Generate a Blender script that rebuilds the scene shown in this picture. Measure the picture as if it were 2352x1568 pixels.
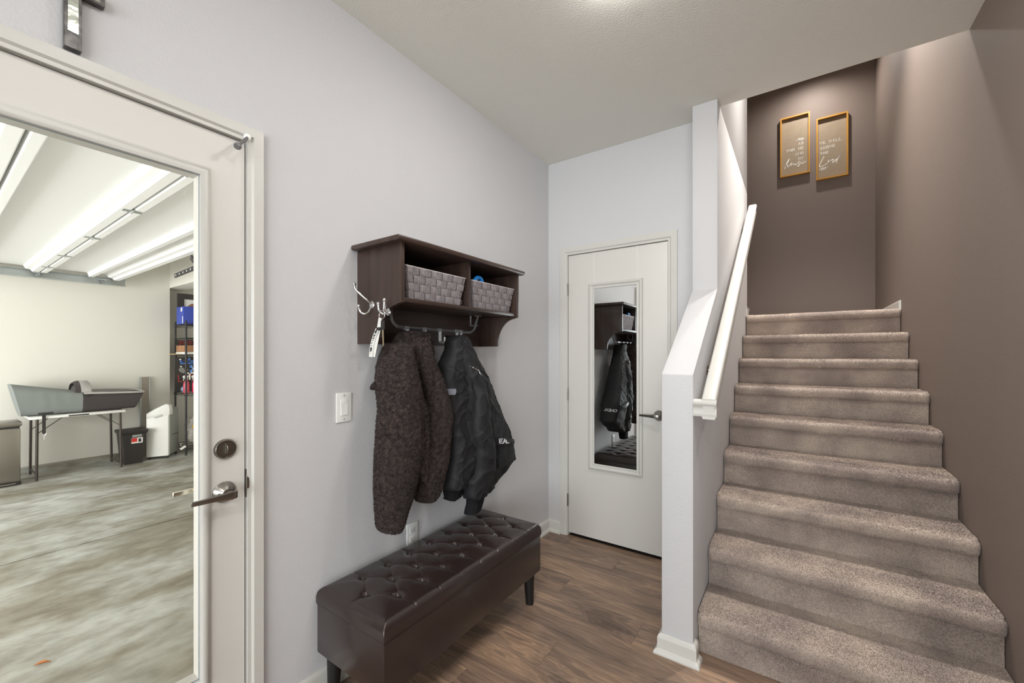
import bpy, bmesh, math, random
import numpy as np
from mathutils import Vector, Matrix, noise

# ------------------------------------------------------------------ scene, camera, light
for o in list(bpy.data.objects):
    bpy.data.objects.remove(o, do_unlink=True)
SC = bpy.context.scene
COL = SC.collection
SC.view_settings.view_transform = 'Standard'
SC.view_settings.look = 'None'
SC.view_settings.gamma = 1.0
SC.view_settings.use_curve_mapping = False
SC.view_settings.exposure = 0.0
SC.cycles.use_denoising = True
SC.cycles.max_bounces = 10
SC.cycles.diffuse_bounces = 6
SC.cycles.glossy_bounces = 5
SC.cycles.transparent_max_bounces = 12
SC.cycles.sample_clamp_indirect = 6.0

cam_d = bpy.data.cameras.new('camera')
cam = bpy.data.objects.new('camera', cam_d)
COL.objects.link(cam)
cam.location = (1.5401, 0.0, 1.321)
cam.rotation_euler = (math.radians(90), 0, math.radians(34.70))
cam_d.sensor_width = 36.0
cam_d.lens = 945.26 * 36.0 / 2352.0
cam_d.shift_y = 28.93 / 2352.0
cam_d.clip_start = 0.02
SC.camera = cam

world = bpy.data.worlds.new('world')
SC.world = world
world.use_nodes = True
bg = world.node_tree.nodes['Background']
bg.inputs[0].default_value = (0.80, 0.88, 1.0, 1)
bg.inputs[1].default_value = 1.0


def area(name, loc, rot, sx, sy, power, col, shape='RECTANGLE', spread=180):
    d = bpy.data.lights.new(name, 'AREA')
    d.shape = shape
    d.size = sx
    d.size_y = sy
    d.energy = power
    d.color = col
    d.spread = math.radians(spread)
    o = bpy.data.objects.new(name, d)
    COL.objects.link(o)
    o.location = loc
    o.rotation_euler = rot
    return o


# lamp powers (watts of light), daylight and added fill
P_HALL1, P_HALL2, P_HALL_FILL, P_LIV_FILL = 12.5, 6.5, 10.5, 37.0
P_STAIR1, P_STAIR2, P_STAIR3, P_STAIR4 = 66.0, 310.0, 190.0, 10.0
P_GAR, P_REAR_FILL, P_SIDE_FILL = 400.0, 300.0, 15.0
# daylight: the open garage doorway plus fill from two unseen windows added behind camera
area('garage_daylight', (-3.1, -3.6, 1.15), (math.radians(90), 0, 0), 4.9, 2.3, P_GAR, (1.0, 0.985, 0.965))
area('rear_window_fill', (2.9, -4.15, 1.3), (math.radians(90), 0, 0), 4.6, 2.1, P_REAR_FILL, (0.90, 0.95, 1.0))  # rear daylight source enlarged to fill the whole hall
area('added_side_fill', (6.15, -2.2, 1.3), (math.radians(90), 0, math.radians(90)), 3.2, 2.1, P_SIDE_FILL, (0.93, 0.97, 1.0))  # unseen side source added to brighten the hall


# ------------------------------------------------------------------ materials
MATS = {}


def lin(c):
    return tuple(((v / 255.0) / 12.92 if v / 255.0 <= 0.04045 else ((v / 255.0 + 0.055) / 1.055) ** 2.4) for v in c)


def mat(name, col, rough=0.5, metal=0.0, spec=0.5, bump=None, var=None, coat=0.0, trans=0.0, sheen=0.0, emit=None):
    """col: sRGB 0-255. bump=(scale, strength, detail) ; var=(scale, col2) mixes a second colour by noise."""
    if name in MATS:
        return MATS[name]
    m = bpy.data.materials.new(name)
    m.use_nodes = True
    nt = m.node_tree
    N = nt.nodes
    L = nt.links
    b = N['Principled BSDF']
    c = lin(col) + (1,)
    b.inputs['Base Color'].default_value = c
    b.inputs['Roughness'].default_value = rough
    b.inputs['Metallic'].default_value = metal
    b.inputs['Specular IOR Level'].default_value = spec
    b.inputs['Coat Weight'].default_value = coat
    b.inputs['Transmission Weight'].default_value = trans
    if sheen:
        b.inputs['Sheen Weight'].default_value = sheen
        b.inputs['Sheen Roughness'].default_value = 0.5
    if emit:
        b.inputs['Emission Color'].default_value = lin(emit[0]) + (1,)
        b.inputs['Emission Strength'].default_value = emit[1]
    tc = N.new('ShaderNodeTexCoord')
    if var:
        n = N.new('ShaderNodeTexNoise')
        n.inputs['Scale'].default_value = var[0]
        n.inputs['Detail'].default_value = 4
        L.new(tc.outputs['Object'], n.inputs['Vector'])
        r = N.new('ShaderNodeValToRGB')
        r.color_ramp.elements[0].position = 0.35
        r.color_ramp.elements[1].position = 0.65
        r.color_ramp.elements[0].color = c
        r.color_ramp.elements[1].color = lin(var[1]) + (1,)
        L.new(n.outputs['Fac'], r.inputs['Fac'])
        L.new(r.outputs['Color'], b.inputs['Base Color'])
    if bump:
        n = N.new('ShaderNodeTexNoise')
        n.inputs['Scale'].default_value = bump[0]
        n.inputs['Detail'].default_value = bump[2] if len(bump) > 2 else 3
        L.new(tc.outputs['Object'], n.inputs['Vector'])
        bp = N.new('ShaderNodeBump')
        bp.inputs['Strength'].default_value = bump[1]
        bp.inputs['Distance'].default_value = bump[3] if len(bump) > 3 else 0.002
        L.new(n.outputs['Fac'], bp.inputs['Height'])
        L.new(bp.outputs['Normal'], b.inputs['Normal'])
    MATS[name] = m
    return m


def glass_mat(name, tint=(0.975, 0.98, 0.972)):
    m = bpy.data.materials.new(name)
    m.use_nodes = True
    N = m.node_tree.nodes
    L = m.node_tree.links
    N.remove(N['Principled BSDF'])
    t = N.new('ShaderNodeBsdfTransparent')
    t.inputs[0].default_value = tint + (1,)
    g = N.new('ShaderNodeBsdfGlossy')
    g.inputs['Roughness'].default_value = 0.0
    f = N.new('ShaderNodeFresnel')
    f.inputs[0].default_value = 1.5
    mx = N.new('ShaderNodeMixShader')
    L.new(f.outputs[0], mx.inputs[0])
    L.new(t.outputs[0], mx.inputs[1])
    L.new(g.outputs[0], mx.inputs[2])
    L.new(mx.outputs[0], N['Material Output'].inputs[0])
    MATS[name] = m
    return m


def ramp(N, stops):
    r = N.new('ShaderNodeValToRGB')
    e = r.color_ramp.elements
    while len(e) < len(stops):
        e.new(0.5)
    for i, (p, c) in enumerate(stops):
        e[i].position = p
        e[i].color = lin(c) + (1,)
    return r


def plank_mat():
    m = bpy.data.materials.new('floor_wood')
    m.use_nodes = True
    N = m.node_tree.nodes
    L = m.node_tree.links
    b = N['Principled BSDF']
    tc = N.new('ShaderNodeTexCoord')
    oi = N.new('ShaderNodeObjectInfo')
    ad = N.new('ShaderNodeVectorMath')
    ad.operation = 'MULTIPLY_ADD'
    cb = N.new('ShaderNodeCombineXYZ')
    for i in range(3):
        L.new(oi.outputs['Random'], cb.inputs[i])
    L.new(cb.outputs[0], ad.inputs[0])
    ad.inputs[1].default_value = (37.0, 19.0, 11.0)
    L.new(tc.outputs['Object'], ad.inputs[2])
    mp = N.new('ShaderNodeMapping')
    mp.inputs['Scale'].default_value = (1.2, 7.5, 1.0)
    L.new(ad.outputs[0], mp.inputs[0])
    # broad figure
    n1 = N.new('ShaderNodeTexNoise')
    n1.inputs['Scale'].default_value = 1.3
    n1.inputs['Detail'].default_value = 4.5
    n1.inputs['Distortion'].default_value = 0.5
    L.new(mp.outputs[0], n1.inputs['Vector'])
    r1 = ramp(N, [(0.28, (92, 76, 65)), (0.45, (118, 99, 86)), (0.60, (142, 118, 98)), (0.74, (110, 91, 79))])
    L.new(n1.outputs['Fac'], r1.inputs['Fac'])
    # contour lines of the same field give cathedral grain
    mu = N.new('ShaderNodeMath')
    mu.operation = 'MULTIPLY'
    mu.inputs[1].default_value = 70.0
    L.new(n1.outputs['Fac'], mu.inputs[0])
    sn = N.new('ShaderNodeMath')
    sn.operation = 'SINE'
    L.new(mu.outputs[0], sn.inputs[0])
    r2 = ramp(N, [(0.0, (162, 160, 158)), (0.7, (188, 187, 186)), (1.0, (234, 231, 226))])
    mr = N.new('ShaderNodeMapRange')
    mr.inputs[1].default_value = -1
    mr.inputs[2].default_value = 1
    L.new(sn.outputs[0], mr.inputs[0])
    L.new(mr.outputs[0], r2.inputs['Fac'])
    # fine fibres
    mp2 = N.new('ShaderNodeMapping')
    mp2.inputs['Scale'].default_value = (6.0, 160.0, 1.0)
    L.new(ad.outputs[0], mp2.inputs[0])
    n2 = N.new('ShaderNodeTexNoise')
    n2.inputs['Scale'].default_value = 1.0
    n2.inputs['Detail'].default_value = 5
    L.new(mp2.outputs[0], n2.inputs['Vector'])
    r3 = ramp(N, [(0.3, (170, 170, 170)), (0.7, (225, 225, 225))])
    L.new(n2.outputs['Fac'], r3.inputs['Fac'])
    m1 = N.new('ShaderNodeMix')
    m1.data_type = 'RGBA'
    m1.blend_type = 'MULTIPLY'
    m1.inputs[0].default_value = 0.55
    L.new(r1.outputs[0], m1.inputs[6])
    L.new(r2.outputs[0], m1.inputs[7])
    m2 = N.new('ShaderNodeMix')
    m2.data_type = 'RGBA'
    m2.blend_type = 'MULTIPLY'
    m2.inputs[0].default_value = 0.8
    L.new(m1.outputs[2], m2.inputs[6])
    L.new(r3.outputs[0], m2.inputs[7])
    # plank to plank tone
    hv = N.new('ShaderNodeHueSaturation')
    mr2 = N.new('ShaderNodeMapRange')
    mr2.inputs[3].default_value = 2.2
    mr2.inputs[4].default_value = 2.8
    L.new(oi.outputs['Random'], mr2.inputs[0])
    L.new(mr2.outputs[0], hv.inputs['Value'])
    hv.inputs['Saturation'].default_value = 1.02
    L.new(m2.outputs[2], hv.inputs['Color'])
    L.new(hv.outputs[0], b.inputs['Base Color'])
    b.inputs['Roughness'].default_value = 0.42
    bp = N.new('ShaderNodeBump')
    bp.inputs['Strength'].default_value = 0.15
    bp.inputs['Distance'].default_value = 0.001
    L.new(n2.outputs['Fac'], bp.inputs['Height'])
    L.new(bp.outputs[0], b.inputs['Normal'])
    MATS['floor_wood'] = m
    return m


def concrete_mat():
    m = bpy.data.materials.new('concrete')
    m.use_nodes = True
    N = m.node_tree.nodes
    L = m.node_tree.links
    b = N['Principled BSDF']
    tc = N.new('ShaderNodeTexCoord')
    mp = N.new('ShaderNodeMapping')
    mp.inputs['Scale'].default_value = (1.0, 0.55, 1.0)
    L.new(tc.outputs['Object'], mp.inputs[0])
    n1 = N.new('ShaderNodeTexNoise')
    n1.inputs['Scale'].default_value = 1.7
    n1.inputs['Detail'].default_value = 7
    n1.inputs['Roughness'].default_value = 0.6
    n1.inputs['Distortion'].default_value = 0.6
    L.new(mp.outputs[0], n1.inputs['Vector'])
    r1 = ramp(N, [(0.30, (122, 115, 100)), (0.43, (154, 151, 138)), (0.54, (182, 183, 177)), (0.66, (208, 211, 208))])
    L.new(n1.outputs['Fac'], r1.inputs['Fac'])
    n2 = N.new('ShaderNodeTexNoise')
    n2.inputs['Scale'].default_value = 14
    n2.inputs['Detail'].default_value = 6
    L.new(mp.outputs[0], n2.inputs['Vector'])
    r2 = ramp(N, [(0.32, (165, 158, 145)), (0.6, (228, 228, 226))])
    L.new(n2.outputs['Fac'], r2.inputs['Fac'])
    mx = N.new('ShaderNodeMix')
    mx.data_type = 'RGBA'
    mx.blend_type = 'MULTIPLY'
    mx.inputs[0].default_value = 0.7
    L.new(r1.outputs[0], mx.inputs[6])
    L.new(r2.outputs[0], mx.inputs[7])
    L.new(mx.outputs[2], b.inputs['Base Color'])
    b.inputs['Roughness'].default_value = 0.5
    MATS['concrete'] = m
    return m


def carpet_mat():
    m = bpy.data.materials.new('carpet')
    m.use_nodes = True
    N = m.node_tree.nodes
    L = m.node_tree.links
    b = N['Principled BSDF']
    tc = N.new('ShaderNodeTexCoord')
    n1 = N.new('ShaderNodeTexNoise')
    n1.inputs['Scale'].default_value = 4.5
    n1.inputs['Detail'].default_value = 3
    L.new(tc.outputs['Object'], n1.inputs['Vector'])
    r1 = ramp(N, [(0.33, (154, 140, 133)), (0.5, (175, 160, 150)), (0.66, (194, 179, 166))])
    L.new(n1.outputs['Fac'], r1.inputs['Fac'])
    n2 = N.new('ShaderNodeTexNoise')
    n2.inputs['Scale'].default_value = 170
    n2.inputs['Detail'].default_value = 2
    L.new(tc.outputs['Object'], n2.inputs['Vector'])
    r2 = ramp(N, [(0.3, (175, 173, 171)), (0.65, (245, 244, 242))])
    L.new(n2.outputs['Fac'], r2.inputs['Fac'])
    mx = N.new('ShaderNodeMix')
    mx.data_type = 'RGBA'
    mx.blend_type = 'MULTIPLY'
    mx.inputs[0].default_value = 0.6
    L.new(r1.outputs[0], mx.inputs[6])
    L.new(r2.outputs[0], mx.inputs[7])
    L.new(mx.outputs[2], b.inputs['Base Color'])
    b.inputs['Roughness'].default_value = 1.0
    b.inputs['Specular IOR Level'].default_value = 0.1
    b.inputs['Sheen Weight'].default_value = 0.25
    bp = N.new('ShaderNodeBump')
    bp.inputs['Strength'].default_value = 0.6
    bp.inputs['Distance'].default_value = 0.004
    L.new(n2.outputs['Fac'], bp.inputs['Height'])
    L.new(bp.outputs[0], b.inputs['Normal'])
    MATS['carpet'] = m
    return m


def wood_mat(name, c0, c1, axis=2, rough=0.4, scale=1.0):
    m = bpy.data.materials.new(name)
    m.use_nodes = True
    N = m.node_tree.nodes
    L = m.node_tree.links
    b = N['Principled BSDF']
    tc = N.new('ShaderNodeTexCoord')
    mp = N.new('ShaderNodeMapping')
    s = [28 * scale, 28 * scale, 28 * scale]
    s[axis] = 2.0 * scale
    mp.inputs['Scale'].default_value = s
    L.new(tc.outputs['Object'], mp.inputs[0])
    n = N.new('ShaderNodeTexNoise')
    n.inputs['Scale'].default_value = 1.0
    n.inputs['Detail'].default_value = 5
    n.inputs['Distortion'].default_value = 0.4
    L.new(mp.outputs[0], n.inputs['Vector'])
    r = ramp(N, [(0.3, c0), (0.7, c1)])
    L.new(n.outputs['Fac'], r.inputs['Fac'])
    L.new(r.outputs[0], b.inputs['Base Color'])
    b.inputs['Roughness'].default_value = rough
    MATS[name] = m
    return m


WALL = mat('wall_paint', (200, 199, 200), 0.75, spec=0.3, bump=(150, 0.5, 2, 0.002))
BROWN = mat('brown_wall_paint', (126, 113, 105), 0.6, spec=0.35, bump=(170, 0.35, 2, 0.002))
CEIL = mat('ceiling_paint', (228, 227, 220), 0.85, spec=0.2, bump=(140, 0.45, 2, 0.003))
TRIM = mat('trim_paint', (200, 198, 192), 0.38, spec=0.45)
DOORP = mat('door_paint', (208, 205, 199), 0.42, spec=0.45, bump=(60, 0.05, 2))
NICKEL = mat('satin_nickel', (150, 146, 140), 0.28, 1.0)
CHROME = mat('chrome', (225, 225, 225), 0.08, 1.0)
STEEL = mat('brushed_steel', (160, 155, 148), 0.35, 1.0)
GALV = mat('galvanised_steel', (178, 184, 184), 0.38, 0.8)
IRON = mat('grey_iron', (122, 122, 122), 0.45, 0.4)
BLACKM = mat('black_metal', (34, 34, 36), 0.45, 0.3)
BLACKP = mat('black_plastic', (38, 36, 36), 0.5)
WHITEP = mat('white_plastic', (232, 232, 228), 0.35)
GREYP = mat('grey_plastic', (148, 150, 146), 0.45)
MIRROR = mat('mirror_glass', (240, 243, 242), 0.0, 1.0)
GLASS = glass_mat('door_glass')
PLANK = plank_mat()
CONC = concrete_mat()
CARPET = carpet_mat()
ESP = wood_mat('espresso_wood', (46, 33, 28), (70, 53, 46), 2, 0.38)
ESPH = wood_mat('espresso_wood_long', (46, 33, 28), (74, 56, 48), 1, 0.38)
LEATHER = mat('brown_leather', (44, 33, 31), 0.30, spec=0.6, bump=(420, 0.10, 3, 0.001), coat=0.2)
LEGW = mat('black_leg', (22, 20, 20), 0.45)
FLEECE = mat('brown_fleece', (78, 66, 62), 1.0, spec=0.1, bump=(160, 0.9, 3, 0.006), var=(70, (46, 38, 37)), sheen=0.1)
NYLON = mat('black_nylon', (36, 36, 38), 0.66, spec=0.32, bump=(260, 0.08, 2, 0.001), var=(5, (28, 28, 30)))
KNIT = mat('black_knit', (26, 26, 28), 0.9, spec=0.2, bump=(240, 0.4, 2))
WEAVE = mat('grey_strap', (132, 126, 128), 0.75, spec=0.25, var=(60, (112, 106, 109)), bump=(500, 0.4, 2))
WEAVE2 = mat('grey_strap_upright', (146, 139, 139), 0.75, spec=0.25, var=(60, (126, 119, 121)), bump=(500, 0.4, 2))
GOLD = wood_mat('honey_wood', (176, 124, 48), (198, 148, 66), 2, 0.4, 2.0)
GOLDH = wood_mat('honey_wood_long', (176, 124, 48), (198, 148, 66), 0, 0.4, 2.0)
BOARD = mat('taupe_board', (152, 135, 112), 0.6, var=(30, (146, 129, 107)))
WHITEL = mat('white_lettering', (244, 240, 232), 0.6)
GWALL = mat('garage_wall_paint', (224, 222, 214), 0.8, spec=0.2, bump=(120, 0.2, 2))
GDOOR = mat('garage_door_paint', (246, 247, 247), 0.5, spec=0.4)

# ------------------------------------------------------------------ mesh helpers
ROOTLOC = {}


class MB:
    def __init__(s):
        s.v = []
        s.f = []

    def add(s, v, f):
        n = len(s.v)
        s.v += [tuple(p) for p in v]
        s.f += [tuple(i + n for i in q) for q in f]
        return s

    def box(s, x0, x1, y0, y1, z0, z1):
        return s.add([(x0, y0, z0), (x1, y0, z0), (x1, y1, z0), (x0, y1, z0), (x0, y0, z1), (x1, y0, z1), (x1, y1, z1), (x0, y1, z1)],
                     [(0, 3, 2, 1), (4, 5, 6, 7), (0, 1, 5, 4), (1, 2, 6, 5), (2, 3, 7, 6), (3, 0, 4, 7)])

    def prism(s, poly, axis, a, b):
        """poly: 2D points in the two other axes (order x,y,z with axis removed)"""
        n = len(poly)
        i = 'xyz'.index(axis)

        def P(p, t):
            q = list(p)
            q.insert(i, t)
            return tuple(q)
        v = [P(p, a) for p in poly] + [P(p, b) for p in poly]
        f = [tuple(range(n)), tuple(range(2 * n - 1, n - 1, -1))] + [(k, (k + 1) % n, n + (k + 1) % n, n + k) for k in range(n)]
        return s.add(v, f)

    def cyl(s, p0, p1, r0, r1=None, n=16):
        r1 = r0 if r1 is None else r1
        p0, p1 = Vector(p0), Vector(p1)
        d = (p1 - p0).normalized()
        u = d.orthogonal().normalized()
        w = d.cross(u)
        v = []
        for p, r in ((p0, r0), (p1, r1)):
            for k in range(n):
                a = 2 * math.pi * k / n
                v.append(tuple(p + u * (r * math.cos(a)) + w * (r * math.sin(a))))
        f = [tuple(range(n - 1, -1, -1)), tuple(range(n, 2 * n))] + [(k, (k + 1) % n, n + (k + 1) % n, n + k) for k in range(n)]
        return s.add(v, f)

    def tube(s, pts, r, n=10, closed=False, sq=None):
        """round tube; r float or list. sq=(a,b): rectangular section half sizes"""
        P = [Vector(p) for p in pts]
        m = len(P)
        R = r if isinstance(r, (list, tuple)) else [r] * m
        T = []
        for i in range(m):
            a = P[(i - 1) % m] if (closed or i > 0) else P[i]
            b = P[(i + 1) % m] if (closed or i < m - 1) else P[i]
            T.append((b - a).normalized())
        u = T[0].orthogonal().normalized()
        if sq is not None and abs(T[0].z) < 0.9:
            u = Vector((0, 0, 1)).cross(T[0]).normalized()
        v = []
        for i in range(m):
            u = (u - T[i] * u.dot(T[i]))
            u = u.normalized() if u.length > 1e-6 else T[i].orthogonal().normalized()
            w = T[i].cross(u)
            if sq:
                for (a, b) in ((1, 1), (-1, 1), (-1, -1), (1, -1)):
                    v.append(tuple(P[i] + u * (a * sq[0]) + w * (b * sq[1])))
            else:
                for k in range(n):
                    a = 2 * math.pi * k / n
                    v.append(tuple(P[i] + u * (R[i] * math.cos(a)) + w * (R[i] * math.sin(a))))
        if sq:
            n = 4
        f = []
        for i in range(m if closed else m - 1):
            j = (i + 1) % m
            for k in range(n):
                f.append((i * n + k, i * n + (k + 1) % n, j * n + (k + 1) % n, j * n + k))
        if not closed:
            f.append(tuple(range(n - 1, -1, -1)))
            f.append(tuple((m - 1) * n + k for k in range(n)))
        return s.add(v, f)

    def lathe(s, prof, origin, axis, n=24):
        """prof: (r, h) along axis from origin"""
        o = Vector(origin)
        d = Vector(axis).normalized()
        u = d.orthogonal().normalized()
        w = d.cross(u)
        v = []
        for r, h in prof:
            r = max(r, 1e-5)
            for k in range(n):
                a = 2 * math.pi * k / n
                v.append(tuple(o + d * h + u * (r * math.cos(a)) + w * (r * math.sin(a))))
        m = len(prof)
        f = [(i * n + k, i * n + (k + 1) % n, (i + 1) * n + (k + 1) % n, (i + 1) * n + k) for i in range(m - 1) for k in range(n)]
        f.append(tuple(range(n - 1, -1, -1)))
        f.append(tuple((m - 1) * n + k for k in range(n)))
        return s.add(v, f)

    def sphere(s, c, r, n=14, m=9, sc=(1, 1, 1)):
        v = []
        for i in range(m + 1):
            t = math.pi * i / m
            for k in range(n):
                a = 2 * math.pi * k / n
                v.append((c[0] + sc[0] * r * math.sin(t) * math.cos(a), c[1] + sc[1] * r * math.sin(t) * math.sin(a), c[2] + sc[2] * r * math.cos(t)))
        f = [(i * n + k, (i + 1) * n + k, (i + 1) * n + (k + 1) % n, i * n + (k + 1) % n) for i in range(m) for k in range(n)]
        return s.add(v, f)

    def grid(s, rows, wrap=False, caps=False):
        n = len(rows[0])
        v = [p for r in rows for p in r]
        m = len(rows)
        f = []
        for i in range(m - 1):
            for k in range(n if wrap else n - 1):
                f.append((i * n + k, i * n + (k + 1) % n, (i + 1) * n + (k + 1) % n, (i + 1) * n + k))
        if caps:
            f.append(tuple(range(n - 1, -1, -1)))
            f.append(tuple((m - 1) * n + k for k in range(n)))
        return s.add(v, f)

    def build(s, name, m, parent=None, smooth=None, bevel=0.0, seg=2, fix=True):
        me = bpy.data.meshes.new(name)
        if parent is not None:
            r = parent
            while r.parent is not None:
                r = r.parent
            off = Vector(ROOTLOC.get(r.name, (0, 0, 0)))
        else:
            a = np.array(s.v)
            off = Vector(((a[:, 0].min() + a[:, 0].max()) / 2, (a[:, 1].min() + a[:, 1].max()) / 2, a[:, 2].min()))
        me.from_pydata([(p[0] - off.x, p[1] - off.y, p[2] - off.z) for p in s.v], [], s.f)
        if fix or bevel:
            bm = bmesh.new()
            bm.from_mesh(me)
            if fix:
                bmesh.ops.recalc_face_normals(bm, faces=bm.faces)
            if bevel:
                es = [e for e in bm.edges if len(e.link_faces) == 2 and e.calc_face_angle(0) > 0.6]
                bmesh.ops.bevel(bm, geom=es, offset=bevel, segments=seg, profile=0.5, affect='EDGES', clamp_overlap=True)
            bm.to_mesh(me)
            bm.free()
        me.update()
        if smooth is not None:
            me.polygons.foreach_set('use_smooth', [True] * len(me.polygons))
            me.set_sharp_from_angle(angle=math.radians(smooth))
        me.materials.append(m)
        o = bpy.data.objects.new(name, me)
        COL.objects.link(o)
        if parent is not None:
            o.parent = parent
        else:
            o.location = off
            ROOTLOC[o.name] = tuple(off)
        return o


def thing(name, label, cat, loc, group=None):
    o = bpy.data.objects.new(name, None)
    o.empty_display_size = 0.05
    COL.objects.link(o)
    o.location = loc
    ROOTLOC[o.name] = tuple(loc)
    o['label'] = label
    o['category'] = cat
    if group:
        o['group'] = group
    return o


def tag(o, label, cat, group=None):
    o['label'] = label
    o['category'] = cat
    if group:
        o['group'] = group
    return o


def struct(o):
    o['kind'] = 'structure'
    return o


def sroot(name, loc=(0, 0, 0)):
    o = bpy.data.objects.new(name, None)
    o.empty_display_size = 0.05
    COL.objects.link(o)
    o.location = loc
    ROOTLOC[o.name] = tuple(loc)
    return struct(o)


def box(name, m, b, parent=None, bevel=0.0, smooth=None):
    return MB().box(*b).build(name, m, parent, smooth=smooth if smooth else (40 if bevel else None), bevel=bevel)


def smoothpath(pts, k=8, closed=False):
    """Catmull-Rom through the points"""
    P = [Vector(p) for p in pts]
    n = len(P)
    out = []
    rng = n if closed else n - 1
    for i in range(rng):
        p1, p2 = P[i], P[(i + 1) % n]
        p0 = P[(i - 1) % n] if (closed or i > 0) else p1 * 2 - p2
        p3 = P[(i + 2) % n] if (closed or i + 2 < n) else p2 * 2 - p1
        for j in range(k):
            t = j / k
            out.append(tuple(0.5 * ((2 * p1) + (p2 - p0) * t + (2 * p0 - 5 * p1 + 4 * p2 - p3) * t * t + (3 * p1 - p0 - 3 * p2 + p3) * t ** 3)))
    if not closed:
        out.append(tuple(P[-1]))
    return out


def tufts(obj, count, length, width, m, seed=1, name='pile', lean=(0, 0, -0.3), cond=None):
    """short fibres standing on obj's surface: one joined mesh of triangles, a part of kind stuff"""
    me = obj.data
    me.calc_loop_triangles()
    tri = np.array([t.vertices[:] for t in me.loop_triangles])
    co = np.array([v.co[:] for v in me.vertices])
    A, B, C = co[tri[:, 0]], co[tri[:, 1]], co[tri[:, 2]]
    nr = np.cross(B - A, C - A)
    ar = np.linalg.norm(nr, axis=1) / 2
    nr = nr / np.maximum(2 * ar[:, None], 1e-12)
    if cond is not None:
        ar = ar * cond((A + B + C) / 3, nr)
    rs = np.random.RandomState(seed)
    idx = rs.choice(len(tri), count, p=ar / ar.sum())
    r1, r2 = rs.rand(count), rs.rand(count)
    q = np.sqrt(r1)
    p = A[idx] * (1 - q)[:, None] + B[idx] * (q * (1 - r2))[:, None] + C[idx] * (q * r2)[:, None]
    d = nr[idx] + rs.normal(0, 0.45, (count, 3)) + np.array(lean)
    d /= np.linalg.norm(d, axis=1)[:, None]
    s = np.cross(d, rs.normal(0, 1, (count, 3)))
    s /= np.maximum(np.linalg.norm(s, axis=1)[:, None], 1e-6)
    ln = length * rs.uniform(0.6, 1.2, count)[:, None]
    base = p - nr[idx] * length * 0.15
    v = np.empty((count * 3, 3))
    v[0::3] = base - s * width / 2
    v[1::3] = base + s * width / 2
    v[2::3] = base + d * ln
    mm = bpy.data.meshes.new(name)
    mm.vertices.add(count * 3)
    mm.vertices.foreach_set('co', v.ravel())
    mm.loops.add(count * 3)
    mm.loops.foreach_set('vertex_index', np.arange(count * 3))
    mm.polygons.add(count)
    mm.polygons.foreach_set('loop_start', np.arange(count) * 3)
    mm.update()
    mm.materials.append(m)
    o = bpy.data.objects.new(name, mm)
    COL.objects.link(o)
    o.parent = obj
    o['kind'] = 'stuff'
    return o


# stroke lettering ---------------------------------------------------------------
GL = {
    'A': [[(0, 0), (.5, 1), (1, 0)], [(.22, .38), (.78, .38)]],
    'C': [[(1, .8), (.7, 1), (.3, 1), (0, .7), (0, .3), (.3, 0), (.7, 0), (1, .2)]],
    'D': [[(0, 0), (0, 1), (.6, 1), (1, .7), (1, .3), (.6, 0), (0, 0)]],
    'E': [[(1, 1), (0, 1), (0, 0), (1, 0)], [(0, .52), (.8, .52)]],
    'F': [[(1, 1), (0, 1), (0, 0)], [(0, .52), (.8, .52)]],
    'G': [[(1, .8), (.7, 1), (.3, 1), (0, .7), (0, .3), (.3, 0), (.7, 0), (1, .2), (1, .48), (.6, .48)]],
    'H': [[(0, 0), (0, 1)], [(1, 0), (1, 1)], [(0, .5), (1, .5)]],
    'I': [[(.5, 0), (.5, 1)]],
    'L': [[(0, 1), (0, 0), (1, 0)]],
    'M': [[(0, 0), (0, 1), (.5, .35), (1, 1), (1, 0)]],
    'N': [[(0, 0), (0, 1), (1, 0), (1, 1)]],
    'O': [[(.3, 0), (0, .3), (0, .7), (.3, 1), (.7, 1), (1, .7), (1, .3), (.7, 0), (.3, 0)]],
    'P': [[(0, 0), (0, 1), (.7, 1), (1, .8), (1, .65), (.7, .45), (0, .45)]],
    'R': [[(0, 0), (0, 1), (.7, 1), (1, .8), (1, .65), (.7, .48), (0, .48)], [(.5, .48), (1, 0)]],
    'S': [[(.95, .82), (.7, 1), (.3, 1), (.03, .8), (.1, .62), (.9, .4), (.97, .2), (.7, 0), (.3, 0), (.03, .18)]],
    'T': [[(0, 1), (1, 1)], [(.5, 1), (.5, 0)]],
    'V': [[(0, 1), (.5, 0), (1, 1)]],
    'W': [[(0, 1), (.25, 0), (.5, .7), (.75, 0), (1, 1)]],
    'Y': [[(0, 1), (.5, .5), (1, 1)], [(.5, .5), (.5, 0)]],
}
SERIF = {'A': [(0, 0), (1, 0)], 'F': [(0, 0)], 'H': [(0, 0), (1, 0), (0, 1), (1, 1)], 'I': [(.5, 0), (.5, 1)], 'L': [(0, 1)], 'M': [(0, 0), (1, 0), (0, 1), (1, 1)],
         'N': [(0, 0), (0, 1), (1, 1)], 'R': [(0, 0), (1, 0)], 'T': [(.5, 0)], 'V': [(0, 1), (1, 1)], 'W': [(0, 1), (1, 1)], 'Y': [(.5, 0), (0, 1), (1, 1)], 'P': [(0, 0)]}


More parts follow.
